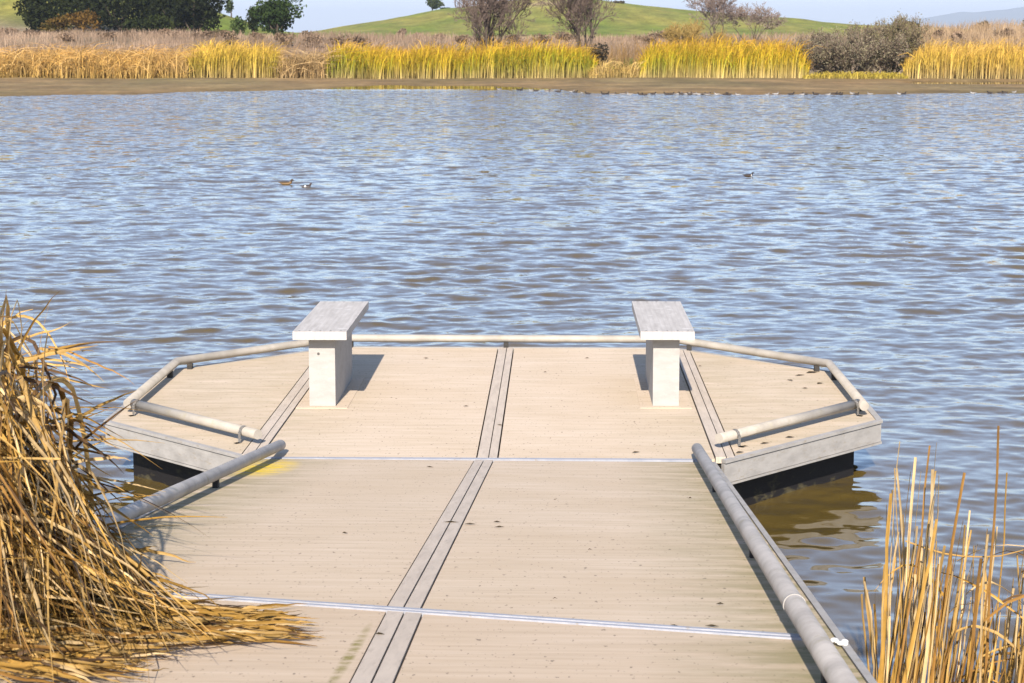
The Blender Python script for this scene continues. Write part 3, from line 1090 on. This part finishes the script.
tree('shrub', 'dark green bush standing in the open right of the oak grove', 'shrub', 243, 216, 16.5, 18, [(.03, .055, .012), (.07, .10, .03)], 1000, .14, trunk_frac=.03, lobes=6)
tree('shrub', 'small grey green shrub below the right end of the oaks', 'shrub', 222, 206, 29, 15, [(.09, .08, .035), (.14, .12, .06)], 600, .12, trunk_frac=.02, lobes=5)
tree('round_tree', 'small round tree on the slope against the sky right of the oaks', 'tree', 235, 300, 1.0, 11, [(.035, .055, .018), (.07, .09, .035)], 600, .16, trunk_frac=.3, lobes=5)
tree('round_tree', 'dark bush clipped by the evergreen at the hill foot', 'tree', 256, 235, 8, 16, OAK2, 800, .15, trunk_frac=.05, lobes=5)
tree('evergreen_tree', 'single dense evergreen standing left of the rounded green hill', 'tree', 279, 222, -1, 58, [(.013, .028, .007), (.036, .058, .012)], 4200, .19, trunk_frac=.03, lobes=15)
tree('hilltop_tree', 'wind shaped tree on the crest of the green hill', 'tree', 433, 452, -1, 22, [(.03, .045, .015), (.06, .075, .03)], 1000, .27, trunk_frac=.2, lobes=7)
tree('shrub', 'low bush on the hill crest beside the wind shaped tree', 'shrub', 447, 452, 8.5, 14, [(.035, .05, .02), (.06, .07, .03)], 400, .25, trunk_frac=.02, lobes=4)
tree('shrub', 'lone grey brown bush on the hill right of the bare trees', 'shrub', 618, 420, 11, 12, [(.085, .075, .045), (.12, .10, .06)], 400, .25, trunk_frac=.03, lobes=4)
tree('shrub', 'small brown bush at the left foot of the green hill', 'shrub', 402, 235, 27, 16, [(.17, .12, .08), (.22, .16, .11)], 600, .12, trunk_frac=.02, lobes=5)
tree('shrub', 'brown bush between the evergreen and the hill', 'shrub', 312, 235, 30, 24, [(.15, .11, .07), (.20, .15, .10)], 600, .12, trunk_frac=.02, lobes=5)
tree('shrub', 'near black shrub in the gap between the cattail beds', 'shrub', 596, 138, 44, 24, [(.028, .024, .016), (.06, .05, .03)], 1200, .10, trunk_frac=.02, lobes=7)
tree('oak_tree', 'distant dark oak at the right, left one of the pair on the rise', 'tree', 905, 330, 20.5, 26, OAK2, 900, .25, trunk_frac=.1, lobes=7, group='oaks on the far right rise')
tree('oak_tree', 'small distant dark oak between the two larger ones on the right rise', 'tree', 975, 330, 19, 17, OAK2, 600, .22, trunk_frac=.1, lobes=5, group='oaks on the far right rise')
tree('oak_tree', 'distant dark oak at the right picture edge', 'tree', 1024, 330, 16, 22, OAK2, 800, .25, trunk_frac=.1, lobes=6, group='oaks on the far right rise')

for k in range(26):
    px = [318, 340, 365, 470, 520, 640, 655, 668, 860, 940, 10, 40, 75, 110, 140, 170, 205, 232, 262, 288, 410, 440, 545, 560, 960, 1000][k]
    Y = float(rng.uniform(172, 198)); py = 34 + float(rng.uniform(-3, 3)) - (5 if px > 850 else 0) - (4 if px < 300 else 0)
    q = float(rng.uniform(.75, 1.2))
    tree('weed_bush', 'low brown leafless bush in the dry weeds behind the reeds', 'bush', px + float(rng.uniform(-8, 8)), Y, py, float(rng.uniform(14, 34)),
         [(.13 * q, .088 * q, .055 * q), (.25 * q, .175 * q, .115 * q)], 420, .11, trunk_frac=.02, lobes=6, group='brown bushes in the dry weeds')
G_B = 'leafless trees behind the cattails'
bare_tree('bare_tree', 'thick leafless tree left of the hill summit, dense twigs down to the reeds', 490, 150, -46, 80, 8, seed=3, group=G_B, depth=5, bushy=True)
bare_tree('bare_tree', 'leafless two trunked tree standing over the near black shrub', 586, 152, -44, 76, 6, seed=8, group=G_B, depth=5, bushy=True)
bare_tree('bare_tree', 'tall slender pale leafless tree at the right foot of the green hill', 714, 175, -16, 50, 5, seed=14, group=G_B, depth=5, twig=(.20, .155, .13), r0=.06)
bare_tree('bare_tree', 'low spreading leafless tree right of the slender pale one', 748, 180, 2, 64, 6, seed=21, group=G_B, depth=5, twig=(.20, .155, .125), r0=.05, lean=.5)
bare_tree('shrub', 'ochre leaved shrub at the foot of the slender leafless tree', 694, 160, 18, 60, 6, seed=25, cat='shrub', depth=5, twig=(.30, .21, .07), r0=.04, lean=.6, leaves=([(.22, .16, .04), (.28, .18, .05)], .035, 1))
bare_tree('willow_thicket', 'big grey brown willow thicket with green flecks between cattail beds', 846, 133, 26, 128, 26, seed=31, cat='shrub', depth=5, twig=(.17, .13, .095), r0=.05, lean=.8, leaves=([(.17, .15, .08), (.24, .21, .14)], .05, 1))
bare_tree('willow_thicket', 'taller olive willow rising from the right of the grey thicket', 886, 132, 14, 64, 12, seed=37, cat='shrub', depth=5, twig=(.16, .125, .08), r0=.05, lean=.5, leaves=([(.16, .15, .06), (.22, .19, .10)], .05, 1))

# ------------------------------------------------------------------ near reeds
STRAW = np.array([(.50, .315, .10), (.41, .235, .05), (.28, .145, .034), (.60, .43, .21), (.10, .055, .022)])


def straw_cols(n, k, wts=(.30, .27, .16, .15, .12)):
    idx = rng.choice(len(STRAW), n, p=np.array(wts) / sum(wts))
    c = STRAW[idx] * rng.uniform(.75, 1.2, (n, 1))
    cols = np.repeat(c[:, None, :], k, 1)
    tip = rng.uniform(.6, 1.05, (n, 1, 1))
    ramp = np.linspace(0, 1, k)[None, :, None] ** 2
    return cols * (1 - ramp + ramp * tip)


def near_left():
    t = tag(empty('dry_cattails', (-1.75, 6.2, .1)), 'big heap of dry golden cattail leaves flopped onto the left of the gangway', 'reeds')
    off = np.array([-1.75, 6.2, .1])
    groups = []
    up = np.array([0, 0, 1.0])
    Wm = gang.matrix_world

    def deck_z(x, y):
        # height of the gangway surface under a place
        return GH[2] - ((x - GH[0]) * gN[0] + (y - GH[1]) * gN[1]) / gN[2]

    # 1. upright and arching stems rooted beyond the left edge
    n = 380
    Y = rng.uniform(5.5, 7.4, n); X = rng.uniform(-2.35, -1.52, n)
    P = np.zeros((n, 4, 3)); P[:, 0] = np.stack([X, Y, np.full(n, .05)], 1)
    H = rng.uniform(.9, 1.62, n)
    lx = rng.normal(.05, .22, n); ly = rng.normal(-.12, .22, n)
    P[:, 1] = P[:, 0] + np.stack([lx * .2, ly * .2, H * .5], 1)
    P[:, 2] = P[:, 0] + np.stack([lx * .7, ly * .7, H * 1.0], 1)
    P[:, 3] = P[:, 0] + np.stack([lx * 1.6, ly * 1.6, H * rng.uniform(.75, 1.12, n)], 1)
    groups.append((P, rng.uniform(.009, .019, n), None))
    # 2. leaves that rise, fold and hang down on to the deck
    n = 820
    Y = rng.uniform(5.0, 7.0, n); X = rng.uniform(-2.1, -1.4, n)
    P = np.zeros((n, 4, 3)); P[:, 0] = np.stack([X, Y, rng.uniform(.3, 1.0, n)], 1)
    H = rng.uniform(.7, 1.5, n)
    # landing places: dense at the lower left, a tongue reaching right
    u = rng.uniform(0, 1, n) ** 1.25
    lpx = -30 + 265 * u + rng.normal(0, 14, n)
    lpy = 700 - 150 * rng.uniform(0, 1, n) ** 1.0 * (1 - .62 * u) - 46 * u + rng.normal(0, 8, n)
    land = []
    for a, b in zip(lpx, lpy):
        q = Wm @ gp(a, max(b, 560), rng.uniform(.004, .07))
        land.append(tuple(q))
    land = np.array(land)
    pile = np.clip((-lpx + 230) / 260, 0, 1) * rng.uniform(0, 1, n) ** 1.4 * .34
    land[:, 2] += pile
    P[:, 3] = land
    top = P[:, 0] * .55 + land * .45; top[:, 2] = np.maximum(P[:, 0, 2], 0) + (1.5 - .55 * u) * H * .62
    P[:, 1] = P[:, 0] + (top - P[:, 0]) * np.array([.25, .25, .9]) + rng.normal(0, .07, (n, 3))
    P[:, 2] = land + (top - land) * np.array([.5, .5, .55]) + rng.normal(0, .06, (n, 3))
    groups.append((P, rng.uniform(.008, .020, n), None))
    # 3. leaves lying flat on the boards, fanning to the right
    n = 420
    u = rng.uniform(0, 1, n)
    apx = -60 + 235 * u + rng.normal(0, 15, n); apy = 600 + 70 * rng.uniform(0, 1, n) ** .9 - 2 * u
    ln = rng.uniform(60, 150, n) * (1 - .15 * u); ang = rng.normal(.13, .22, n)
    P = np.zeros((n, 4, 3))
    for i in range(n):
        h = rng.uniform(.004, .05) * (1.5 - u[i])
        ex, ey = min(apx[i] + ln[i] * math.cos(ang[i]), 328), apy[i] + ln[i] * math.sin(ang[i]) * .5
        for j, tt in enumerate((0, .33, .66, 1)):
            q = Wm @ gp(apx[i] + (ex - apx[i]) * tt, min(apy[i] + (ey - apy[i]) * tt + rng.normal(0, 2.5), 730), h * (1 - tt) + .006 + rng.uniform(0, .03) * (tt in (.33, .66)))
            P[i, j] = tuple(q)
    groups.append((P, rng.uniform(.005, .011, n), None))
    n = 230                                    # the tongue of leaves on the boards
    P = np.zeros((n, 4, 3))
    for i in range(n):
        u = rng.uniform(0, 1) ** 1.1
        ax, ay = 60 + 190 * u + rng.normal(0, 12), 601 + 14 * u + rng.uniform(-4, 34) * (1 - .45 * u)
        L = rng.uniform(45, 125); sl = rng.normal(.10, .10)
        ex, ey = min(ax + L, 326 - rng.uniform(0, 30)), ay + L * sl * .6
        for j, tt in enumerate((0, .33, .66, 1)):
            P[i, j] = tuple(Wm @ gp(ax + (ex - ax) * tt, ay + (ey - ay) * tt + rng.normal(0, 2), .006 + rng.uniform(0, .055) * (1 - u * .6) * (1 if j in (1, 2) else .4)))
    groups.append((P, rng.uniform(.006, .014, n), True))
    # 4. stray leaves reaching out over the water and the rail
    for (px0, py0, px1, py1, bendx, bendy, Yd, w) in (
            (20, 470, 213, 538, 120, 470, 6.6, .010), (0, 500, 215, 540, 95, 462, 6.4, .011), (10, 420, 158, 412, 90, 400, 6.8, .008),
            (0, 345, 75, 322, 40, 340, 6.6, .009), (5, 395, 165, 470, 100, 415, 6.5, .008), (0, 325, 70, 400, 45, 285, 6.6, .009),
            (20, 455, 165, 440, 90, 430, 6.7, .008), (10, 550, 225, 515, 110, 510, 6.2, .010), (30, 480, 165, 492, 90, 470, 6.9, .011),
            (20, 440, 120, 405, 60, 430, 6.7, .007), (10, 600, 50, 300, 15, 430, 6.3, .009), (20, 600, 42, 330, 70, 440, 6.5, .007),
            (0, 600, 8, 290, -10, 430, 6.4, .012), (60, 600, 95, 470, 60, 520, 6.3, .008), (-20, 460, 60, 296, 10, 330, 6.3, .012)):
        p0, p3 = at_y(px0, py0, Yd), at_y(px1, py1, Yd - .25)
        mid = at_y(bendx, bendy, Yd - .1)
        P = np.array([[p0, p0 * .35 + mid * .65, mid * .65 + p3 * .35, p3]])
        groups.append((P, np.array([w]), True))
    Vs, Fs, Cs, b = [], [], [], 0
    K = 12
    for i in range(85):                        # loose ends sticking out of the heap towards the dock
        py0 = rng.uniform(345, 560); px0 = np.interp(py0, [345, 450, 560], [10, 45, 110]) + rng.normal(-15, 22)
        L = rng.uniform(35, 115) * (1.0 if py0 < 520 else .7); sl = rng.normal(.12, .45)
        Yd = rng.uniform(6.0, 7.0)
        p0, p3 = at_y(px0, py0, Yd), at_y(px0 + L, py0 + L * sl + rng.uniform(0, 14), Yd - rng.uniform(-.1, .35))
        mid = at_y(px0 + L * .5, py0 + L * sl * .5 - rng.uniform(0, 16), Yd - .1)
        groups.append((np.array([[p0, p0 * .35 + mid * .65, mid * .65 + p3 * .35, p3]]), np.array([rng.uniform(.006, .014)]), True))
    EDGE = np.array([(290, -30), (300, 62), (350, 50), (400, 72), (450, 78), (500, 90), (540, 116), (560, 150), (590, 218), (606, 285), (628, 322), (640, 300), (652, 190), (683, 150), (800, 130)], float)
    for P, w, stray in groups:
        lying = len(P) == 420
        cu = bez(P, K)
        n = len(cu)
        cu[:, 1:] += np.cumsum(rng.normal(0, .0022 if (stray or lying) else .007, (n, K - 1, 3)), 1)
        for i in range(n):                     # snapped leaves
            if not stray and not lying and rng.random() < .35:
                j = rng.integers(3, K - 2)
                seg = cu[i, j:] - cu[i, j]
                ax = rng.normal(size=3); ax /= np.linalg.norm(ax); a = rng.uniform(.4, 1.5)
                seg = seg * math.cos(a) + np.cross(ax, seg) * math.sin(a) + np.outer(seg @ ax, ax) * (1 - math.cos(a))
                cu[i, j:] = cu[i, j] + seg
        if not stray:                          # keep the heap to its real extent
            d = cu - EYE
            dep = d @ Fv
            qx, qy = CX + FOC * (d @ Rv) / dep, CY - FOC * (d @ Uv) / dep
            lim = np.interp(qy, EDGE[:, 0], EDGE[:, 1]) + rng.normal(-4, 14, (n, 1)) + (rng.random((n, 1)) < .05) * rng.uniform(10, 55, (n, 1))
            ok = (qx < lim).all(1) & (qy > 292).all(1)
            cu, w = cu[ok], w[ok]; n = len(cu)
        # never below the boards where the leaf is over the gangway
        loc = (cu - gO) @ np.array([tuple(gx), tuple(fy), tuple(gz)]).T
        on = (np.abs(loc[..., 0]) < HW + .04) & (loc[..., 2] < .006)
        cu[..., 2] = np.where(on, cu[..., 2] + (.006 - loc[..., 2]), cu[..., 2])
        V, Fq, C = ribbons(cu, w, straw_cols(n, K) * (.72 if n in (230, 420) or lying else 1), fold=True)
        Vs.append(V - off); Fs.append(Fq + b); Cs.append(C); b += len(V)
    np_mesh('leaves', np.concatenate(Vs), np.concatenate(Fs), np.concatenate(Cs), M['reed_near'], t)


near_left()


def near_right():
    off = np.array([1.45, 6.4, 0])
    t = tag(empty('dry_cattails', tuple(off)), 'sparse upright clump of dry broken cattail stems in the water at right', 'reeds')
    K = 9
    Vs, Fs, Cs, b = [], [], [], 0

    def add(P, w, cols=None):
        nonlocal b
        cu = bez(P, K); n = len(cu)
        cu[:, 1:] += np.cumsum(rng.normal(0, .003, (n, K - 1, 3)), 1)
        V, Fq, C = ribbons(cu, w, straw_cols(n, K, (.42, .22, .10, .24, .02)) if cols is None else cols, fold=True, blunt=cols is None)
        Vs.append(V - off); Fs.append(Fq + b); Cs.append(C); b += len(V)

    # upright stems: foot and top chosen along the clump
    n = 165
    u = rng.uniform(0, 1, n)
    foot = 888 + 190 * u ** 1.4
    Y = rng.uniform(6.0, 6.9, n)
    tops = np.interp(foot, [880, 900, 925, 950, 985, 1020, 1060], [560, 490, 475, 540, 560, 560, 520]) + rng.normal(55, 50, n)
    tops = np.maximum(tops, 470)
    lean = rng.normal(6, 20, n)
    P = np.zeros((n, 4, 3))
    for i in range(n):
        X0 = (foot[i] - CX) / FOC * Y[i]
        p3 = at_y(foot[i] + lean[i], tops[i], Y[i] + rng.normal(0, .06))
        p0 = np.array([X0, Y[i], -.05])
        P[i] = [p0, p0 * .67 + p3 * .33 + rng.normal(0, .012, 3), p0 * .33 + p3 * .67 + rng.normal(0, .015, 3), p3]
    add(P, rng.uniform(.007, .015, n))
    # named tall stems
    for (x0, x1, yt, w, Yd) in ((1003, 992, 427, .011, 6.2), (893, 902, 440, .006, 6.4), (908, 916, 457, .012, 6.4), (912, 932, 446, .008, 6.3), (912, 938, 470, .010, 6.3), (930, 935, 446, .009, 6.6), (893, 906, 470, .012, 6.5), (945, 940, 478, .011, 6.5), (1015, 1020, 545, .012, 6.2)):
        p0 = np.array([(x0 - CX) / FOC * Yd, Yd, -.05]); p3 = at_y(x1, yt, Yd)
        add(np.array([[p0, p0 * .67 + p3 * .33, p0 * .33 + p3 * .67, p3]]), np.array([w]))
    # broken, bent leaves leaning sideways
    n = 24
    P = np.zeros((n, 4, 3))
    for i in range(n):
        Yd = rng.uniform(6.0, 6.8); fx = rng.uniform(890, 1060); fy_ = rng.uniform(540, 700)
        p0 = at_y(fx, fy_, Yd); a = rng.uniform(-.5, 1.0) if rng.random() < .75 else rng.uniform(2.2, 3.4); L = rng.uniform(40, 150)
        kx, ky = fx + math.cos(a) * L * .5, fy_ - abs(math.sin(a)) * L * .5 - 18
        ex, ey = max(fx + math.cos(a) * L, 872), fy_ - math.sin(a) * L * .4 + rng.uniform(-10, 60)
        m_ = at_y(max(kx, 876), max(ky, 500 + 25 * (i % 4)), Yd - .05); e_ = at_y(ex, max(ey, 515 + 20 * (i % 5)), Yd - .1)
        P[i] = [p0, p0 * .3 + m_ * .7, m_ * .7 + e_ * .3, e_]
    add(P, rng.uniform(.005, .013, n), straw_cols(n, K, (.30, .28, .16, .16, .10)))
    # thick dark-edged base tangle
    n = 75
    P = np.zeros((n, 4, 3))
    for i in range(n):
        Yd = rng.uniform(5.8, 6.6); fx = rng.uniform(885, 1070)
        p0 = np.array([(fx - CX) / FOC * Yd, Yd, -.02]); e_ = at_y(fx + rng.normal(8, 22), rng.uniform(590, 690), Yd)
        P[i] = [p0, p0 * .67 + e_ * .33, p0 * .33 + e_ * .67, e_]
    add(P, rng.uniform(.009, .02, n), straw_cols(n, K, (.34, .30, .18, .10, .08)))
    np_mesh('stems', np.concatenate(Vs), np.concatenate(Fs), np.concatenate(Cs), M['reed_near'], t)


near_right()

# ------------------------------------------------------------------ leaf litter on the boards
def litter():
    Vl, Fl, Cl, b = [], [], [], 0
    def add(p, ux, uy, L, w, c, up):
        nonlocal b
        p = np.array(p)
        h = up * .006
        q = np.array([p - ux * L, p - uy * w + h, p + ux * L, p + uy * w + h * .4])
        Vl.append(q); Fl.append(np.array([[0, 1, 2, 3]]) + b); Cl.append(np.tile(c, (4, 1))); b += 4
    gxn, gyn = np.array(gx), np.array(fy)
    spots = [(451, 522, .03), (470, 524, .025), (497, 522, .015), (499, 527, .02), (430, 467, .02), (712, 626, .02), (673, 626, .016), (720, 604, .012), (590, 550, .008), (555, 599, .008), (345, 533, .012), (380, 634, .014), (690, 498, .008), (855 - 300, 500, .006), (620, 480, .006)]
    for (x, y, L) in spots:
        q = np.array(gang.matrix_world @ gp(x, y, .004))
        a = rng.normal(0, .5); ux = gxn * math.cos(a) + gyn * math.sin(a); uy = gyn * math.cos(a) - gxn * math.sin(a)
        add(q, ux, uy, L, L * rng.uniform(.3, .6), np.array([.10, .075, .03]) * rng.uniform(.7, 1.4), gN)
    for (x, y, L) in [(636, 452, .025), (426, 358, .02), (587, 358, .018), (466, 406, .018), (500, 425, .02), (545, 372, .012), (812, 372, .05), (800, 375, .04), (820, 383, .03), (790, 380, .03), (805, 388, .02), (740, 452, .03), (765, 443, .035), (790, 437, .03), (745, 446, .02), (700, 366, .012), (655, 465 - 20, .01)]:
        q = at_z(x, y, DK + .005)
        a = rng.normal(0, .5); ux = np.array([math.cos(a), math.sin(a), 0]); uy = np.array([-math.sin(a), math.cos(a), 0])
        add(q, ux, uy, L, L * rng.uniform(.35, .7), np.array([.13, .09, .04]) * rng.uniform(.7, 1.5), np.array([0, 0, 1.]))
    o = np_mesh('leaf_litter', np.concatenate(Vl), np.concatenate(Fl), np.concatenate(Cl), M['leaf'])
    tag(o, 'scattered brown leaf scraps and reed crumbs lying on the pale boards', 'leaf litter', None, 'stuff')


litter()

# ------------------------------------------------------------------ birds
def bird_mesh(name, L, body, back, belly, head, bill, headed=1.0):
    """one continuous body: rings from tail tip through body, breast, neck and head to the bill. faces +x, floats at z=0"""
    # (x, z, half-width, half-height, kind)
    R = [(-.52, .15, .010, .006, 'back'), (-.44, .125, .060, .028, 'back'), (-.30, .085, .135, .080, 'body'), (-.12, .070, .185, .120, 'body'),
         (.08, .070, .190, .128, 'body'), (.24, .085, .150, .115, 'body'), (.33, .135, .095, .095, 'neck'), (.355, .205, .070, .070, 'neck'),
         (.375, .265, .080, .072, 'head'), (.415, .300, .082, .070, 'head'), (.465, .295, .062, .052, 'head'), (.505, .275, .034, .026, 'bill'),
         (.565, .265, .034, .014, 'bill'), (.600, .262, .012, .006, 'bill')]
    S = 14
    V, C = [], []
    P = [Vector((r[0], 0, r[1])) for r in R]
    for i, r in enumerate(R):
        t = (P[min(i + 1, len(R) - 1)] - P[max(i - 1, 0)]).normalized()
        up = Vector((-t.z, 0, t.x))
        for s in range(S):
            a = 2 * math.pi * s / S
            V.append(tuple((P[i] + Vector((0, 1, 0)) * math.cos(a) * r[2] + up * math.sin(a) * r[3]) * L))
            if r[4] == 'bill': c = bill
            elif r[4] == 'head': c = head
            elif r[4] == 'neck': c = head if i == 7 else body
            else: c = back if math.sin(a) > .35 else (belly if math.sin(a) < .05 else body)
            C.append(c)
    F = []
    for i in range(len(R) - 1):
        for s in range(S):
            F.append((i * S + s, i * S + (s + 1) % S, (i + 1) * S + (s + 1) % S, (i + 1) * S + s))
    o = np_mesh(name, np.array(V), np.array(F), np.array(C), M['feather'], smooth=True)
    bm = bmesh.new(); bm.from_mesh(o.data)
    bmesh.ops.holes_fill(bm, edges=[e for e in bm.edges if e.is_boundary], sides=0)
    bm.to_mesh(o.data); bm.free()
    return o


def duck(label, px, py, L, rz, cols):
    o = bird_mesh('duck', L, *cols)
    p = at_z(px, py, 0)
    o.location = (p[0], p[1], .004); o.rotation_euler = (0, 0, rz)
    tag(o, label, 'duck', 'ducks swimming on open water')
    # eyes
    for s in (-1, 1):
        bm = bmesh.new()
        bmesh.ops.create_icosphere(bm, subdivisions=1, radius=.0144 * L, matrix=Matrix.Translation((.44 * L, s * .066 * L, .31 * L)))
        bm_obj('eye', bm, M['bolt'], o, smooth=True)
    return o


BRN = ((.17, .105, .05), (.045, .03, .018), (.20, .13, .06), (.055, .038, .026), (.06, .05, .045))
DKW = ((.03, .025, .025), (.025, .02, .02), (.12, .11, .11), (.05, .03, .025), (.04, .04, .045))
DRK = ((.035, .025, .02), (.02, .018, .018), (.06, .04, .03), (.018, .016, .018), (.05, .05, .05))
duck('tan brown duck swimming beside the black and white duck', 286, 184.5, .26, -.1, BRN)
d2 = duck('black and white duck swimming just right of the tan brown duck', 306, 187.5, .20, .15, DKW)
d3 = duck('lone dark duck with a white breast spot on the water at right', 748, 176.3, .21, -.05, DRK)
bm = bmesh.new()
bmesh.ops.create_icosphere(bm, subdivisions=2, radius=.017, matrix=Matrix.Translation((.058, -.022, .016)) @ Matrix.Diagonal((.45, .5, .9, 1)))
bm_obj('breast_patch', bm, M['white'], d3, smooth=True)
bm = bmesh.new()
bmesh.ops.create_icosphere(bm, subdivisions=2, radius=.03, matrix=Matrix.Translation((-.015, -.030, .018)) @ Matrix.Diagonal((.6, .5, .5, 1)))
bm_obj('flank_patch', bm, M['white'], d2, smooth=True)

WHT = ((.38, .37, .35), (.12, .11, .10), (.42, .41, .39), (.14, .13, .12), (.15, .13, .08))
SHB = ((.030, .024, .02), (.025, .02, .018), (.07, .055, .045), (.022, .018, .016), (.05, .045, .04))
MIX = ((.10, .08, .07), (.07, .055, .05), (.34, .33, .31), (.06, .045, .04), (.05, .045, .04))
protos = {'w': bird_mesh('shorebird', .30, *WHT), 'd': bird_mesh('shorebird', .34, *SHB), 'm': bird_mesh('shorebird', .34, *MIX)}
labs = {'w': 'small white bird resting on the waterline of the far mud bar', 'd': 'small dark bird resting on the waterline of the far mud bar',
        'm': 'small dark backed white bellied bird resting on the waterline of the far mud bar'}
grp = {'w': 'white birds along the far waterline', 'd': 'dark birds along the far waterline', 'm': 'two toned birds along the far waterline'}
FLOCK = [(499, 'm'), (518, 'd'), (521, 'd'), (531, 'w'), (536, 'd'), (547, 'm'), (551.6, 'm'), (558, 'd'), (572, 'w'), (575, 'd'), (582, 'w'), (588, 'd'), (604, 'd'), (607.5, 'd'), (612.5, 'm'), (623, 'm'),
         (630, 'w'), (641, 'd'), (645, 'd'), (653, 'd'), (667, 'd'), (671, 'd'), (679, 'w'), (682, 'd'), (687, 'w'), (690, 'd'), (694.5, 'm'), (699, 'w'), (703, 'd'), (707, 'm'), (717, 'w'), (725, 'd'), (729, 'd'), (738, 'w'),
         (767, 'w'), (775.5, 'w'), (791, 'd'), (802, 'w'), (805.5, 'd'), (816, 'd'), (828, 'w'), (834, 'd'), (838, 'd'), (841, 'd'), (852, 'w'), (856, 'd'), (870, 'w'), (900, 'w'), (903.5, 'd'), (973, 'w'), (990, 'd'), (1000, 'd'), (1005, 'd'), (1014, 'w')]
used = set()
for k, (px, t) in enumerate(FLOCK):
    yw = float(np.interp(px, SHORE[:, 0], SHORE[:, 1])) + (.2 if px > 560 else 2.2) - (.0 if px < 560 else .1)
    p = at_z(px, yw + rng.uniform(.9, 1.7), 0)
    if t not in used:
        o = protos[t]; used.add(t)
    else:
        o = protos[t].copy(); COL.objects.link(o)
    z = float(land_z(np.array([p[0]]), np.array([p[1]]))[0])
    o.location = (p[0], p[1], max(z, 0.0) + .008)
    o.rotation_euler = (0, 0, rng.choice([0, math.pi]) + rng.normal(0, .5))
    s = rng.uniform(.9, 1.15); o.scale = (s, s, s)
    tag(o, labs[t], 'bird', grp[t])

# ------------------------------------------------------------------ air
HAZE = True
if HAZE:
    bm = bmesh.new(); box(bm, -20000, 20000, -40, 26000, -3, 420)
    m = bpy.data.materials.new('air'); m.use_nodes = True; nt = m.node_tree; nt.nodes.clear()
    o = nt.nodes.new('ShaderNodeOutputMaterial'); v = nt.nodes.new('ShaderNodeVolumePrincipled')
    v.inputs['Color'].default_value = (.64, .75, .90, 1); v.inputs['Density'].default_value = .00011; v.inputs['Anisotropy'].default_value = .0
    nt.links.new(v.outputs[0], o.inputs['Volume'])
    tag(bm_obj("haze", bm, m), kind="stuff")

# ------------------------------------------------------------------ light, sky, camera
EL = math.radians(32.5)
trav = Vector((.076, 1.0, -.64)).normalized()
sun = bpy.data.lights.new('sun', 'SUN'); sun.energy = 5.0; sun.angle = math.radians(.53); sun.color = (1, .94, .84)
so = bpy.data.objects.new('sun', sun); link(so)
so.rotation_euler = trav.to_track_quat('-Z', 'Y').to_euler()
w = bpy.data.worlds.new('World'); sc.world = w; w.use_nodes = True
nt = w.node_tree; nt.nodes.clear()
wo = nt.nodes.new('ShaderNodeOutputWorld'); bg = nt.nodes.new('ShaderNodeBackground'); sky = nt.nodes.new('ShaderNodeTexSky')
sky.sky_type = 'NISHITA'; sky.sun_disc = False
sky.sun_elevation = EL; sky.sun_rotation = math.radians(180 + 4.3)
sky.air_density = .8; sky.dust_density = .55; sky.ozone_density = 2.6
bg.inputs[1].default_value = .125
nt.links.new(sky.outputs[0], bg.inputs[0]); nt.links.new(bg.outputs[0], wo.inputs[0])

cam = bpy.data.cameras.new('camera'); co = bpy.data.objects.new('camera', cam); link(co)
co.location = tuple(EYE); co.rotation_euler = (math.pi / 2 - PITCH, 0, 0)
cam.sensor_width = 36; cam.lens = FOC / 1024 * 36; cam.clip_start = .1; cam.clip_end = 60000
cam.dof.use_dof = True; cam.dof.focus_distance = 10.5; cam.dof.aperture_fstop = 16
sc.camera = co
vs = sc.view_settings
vs.view_transform = 'Standard'; vs.look = 'None'; vs.exposure = .97; vs.gamma = 1; vs.use_curve_mapping = False
vs.use_white_balance = True; vs.white_balance_temperature = 6650; vs.white_balance_tint = 14.5   # the photograph's own slightly warm, rosy balance
sc.cycles.volume_bounces = 0
sc.cycles.max_bounces = 6
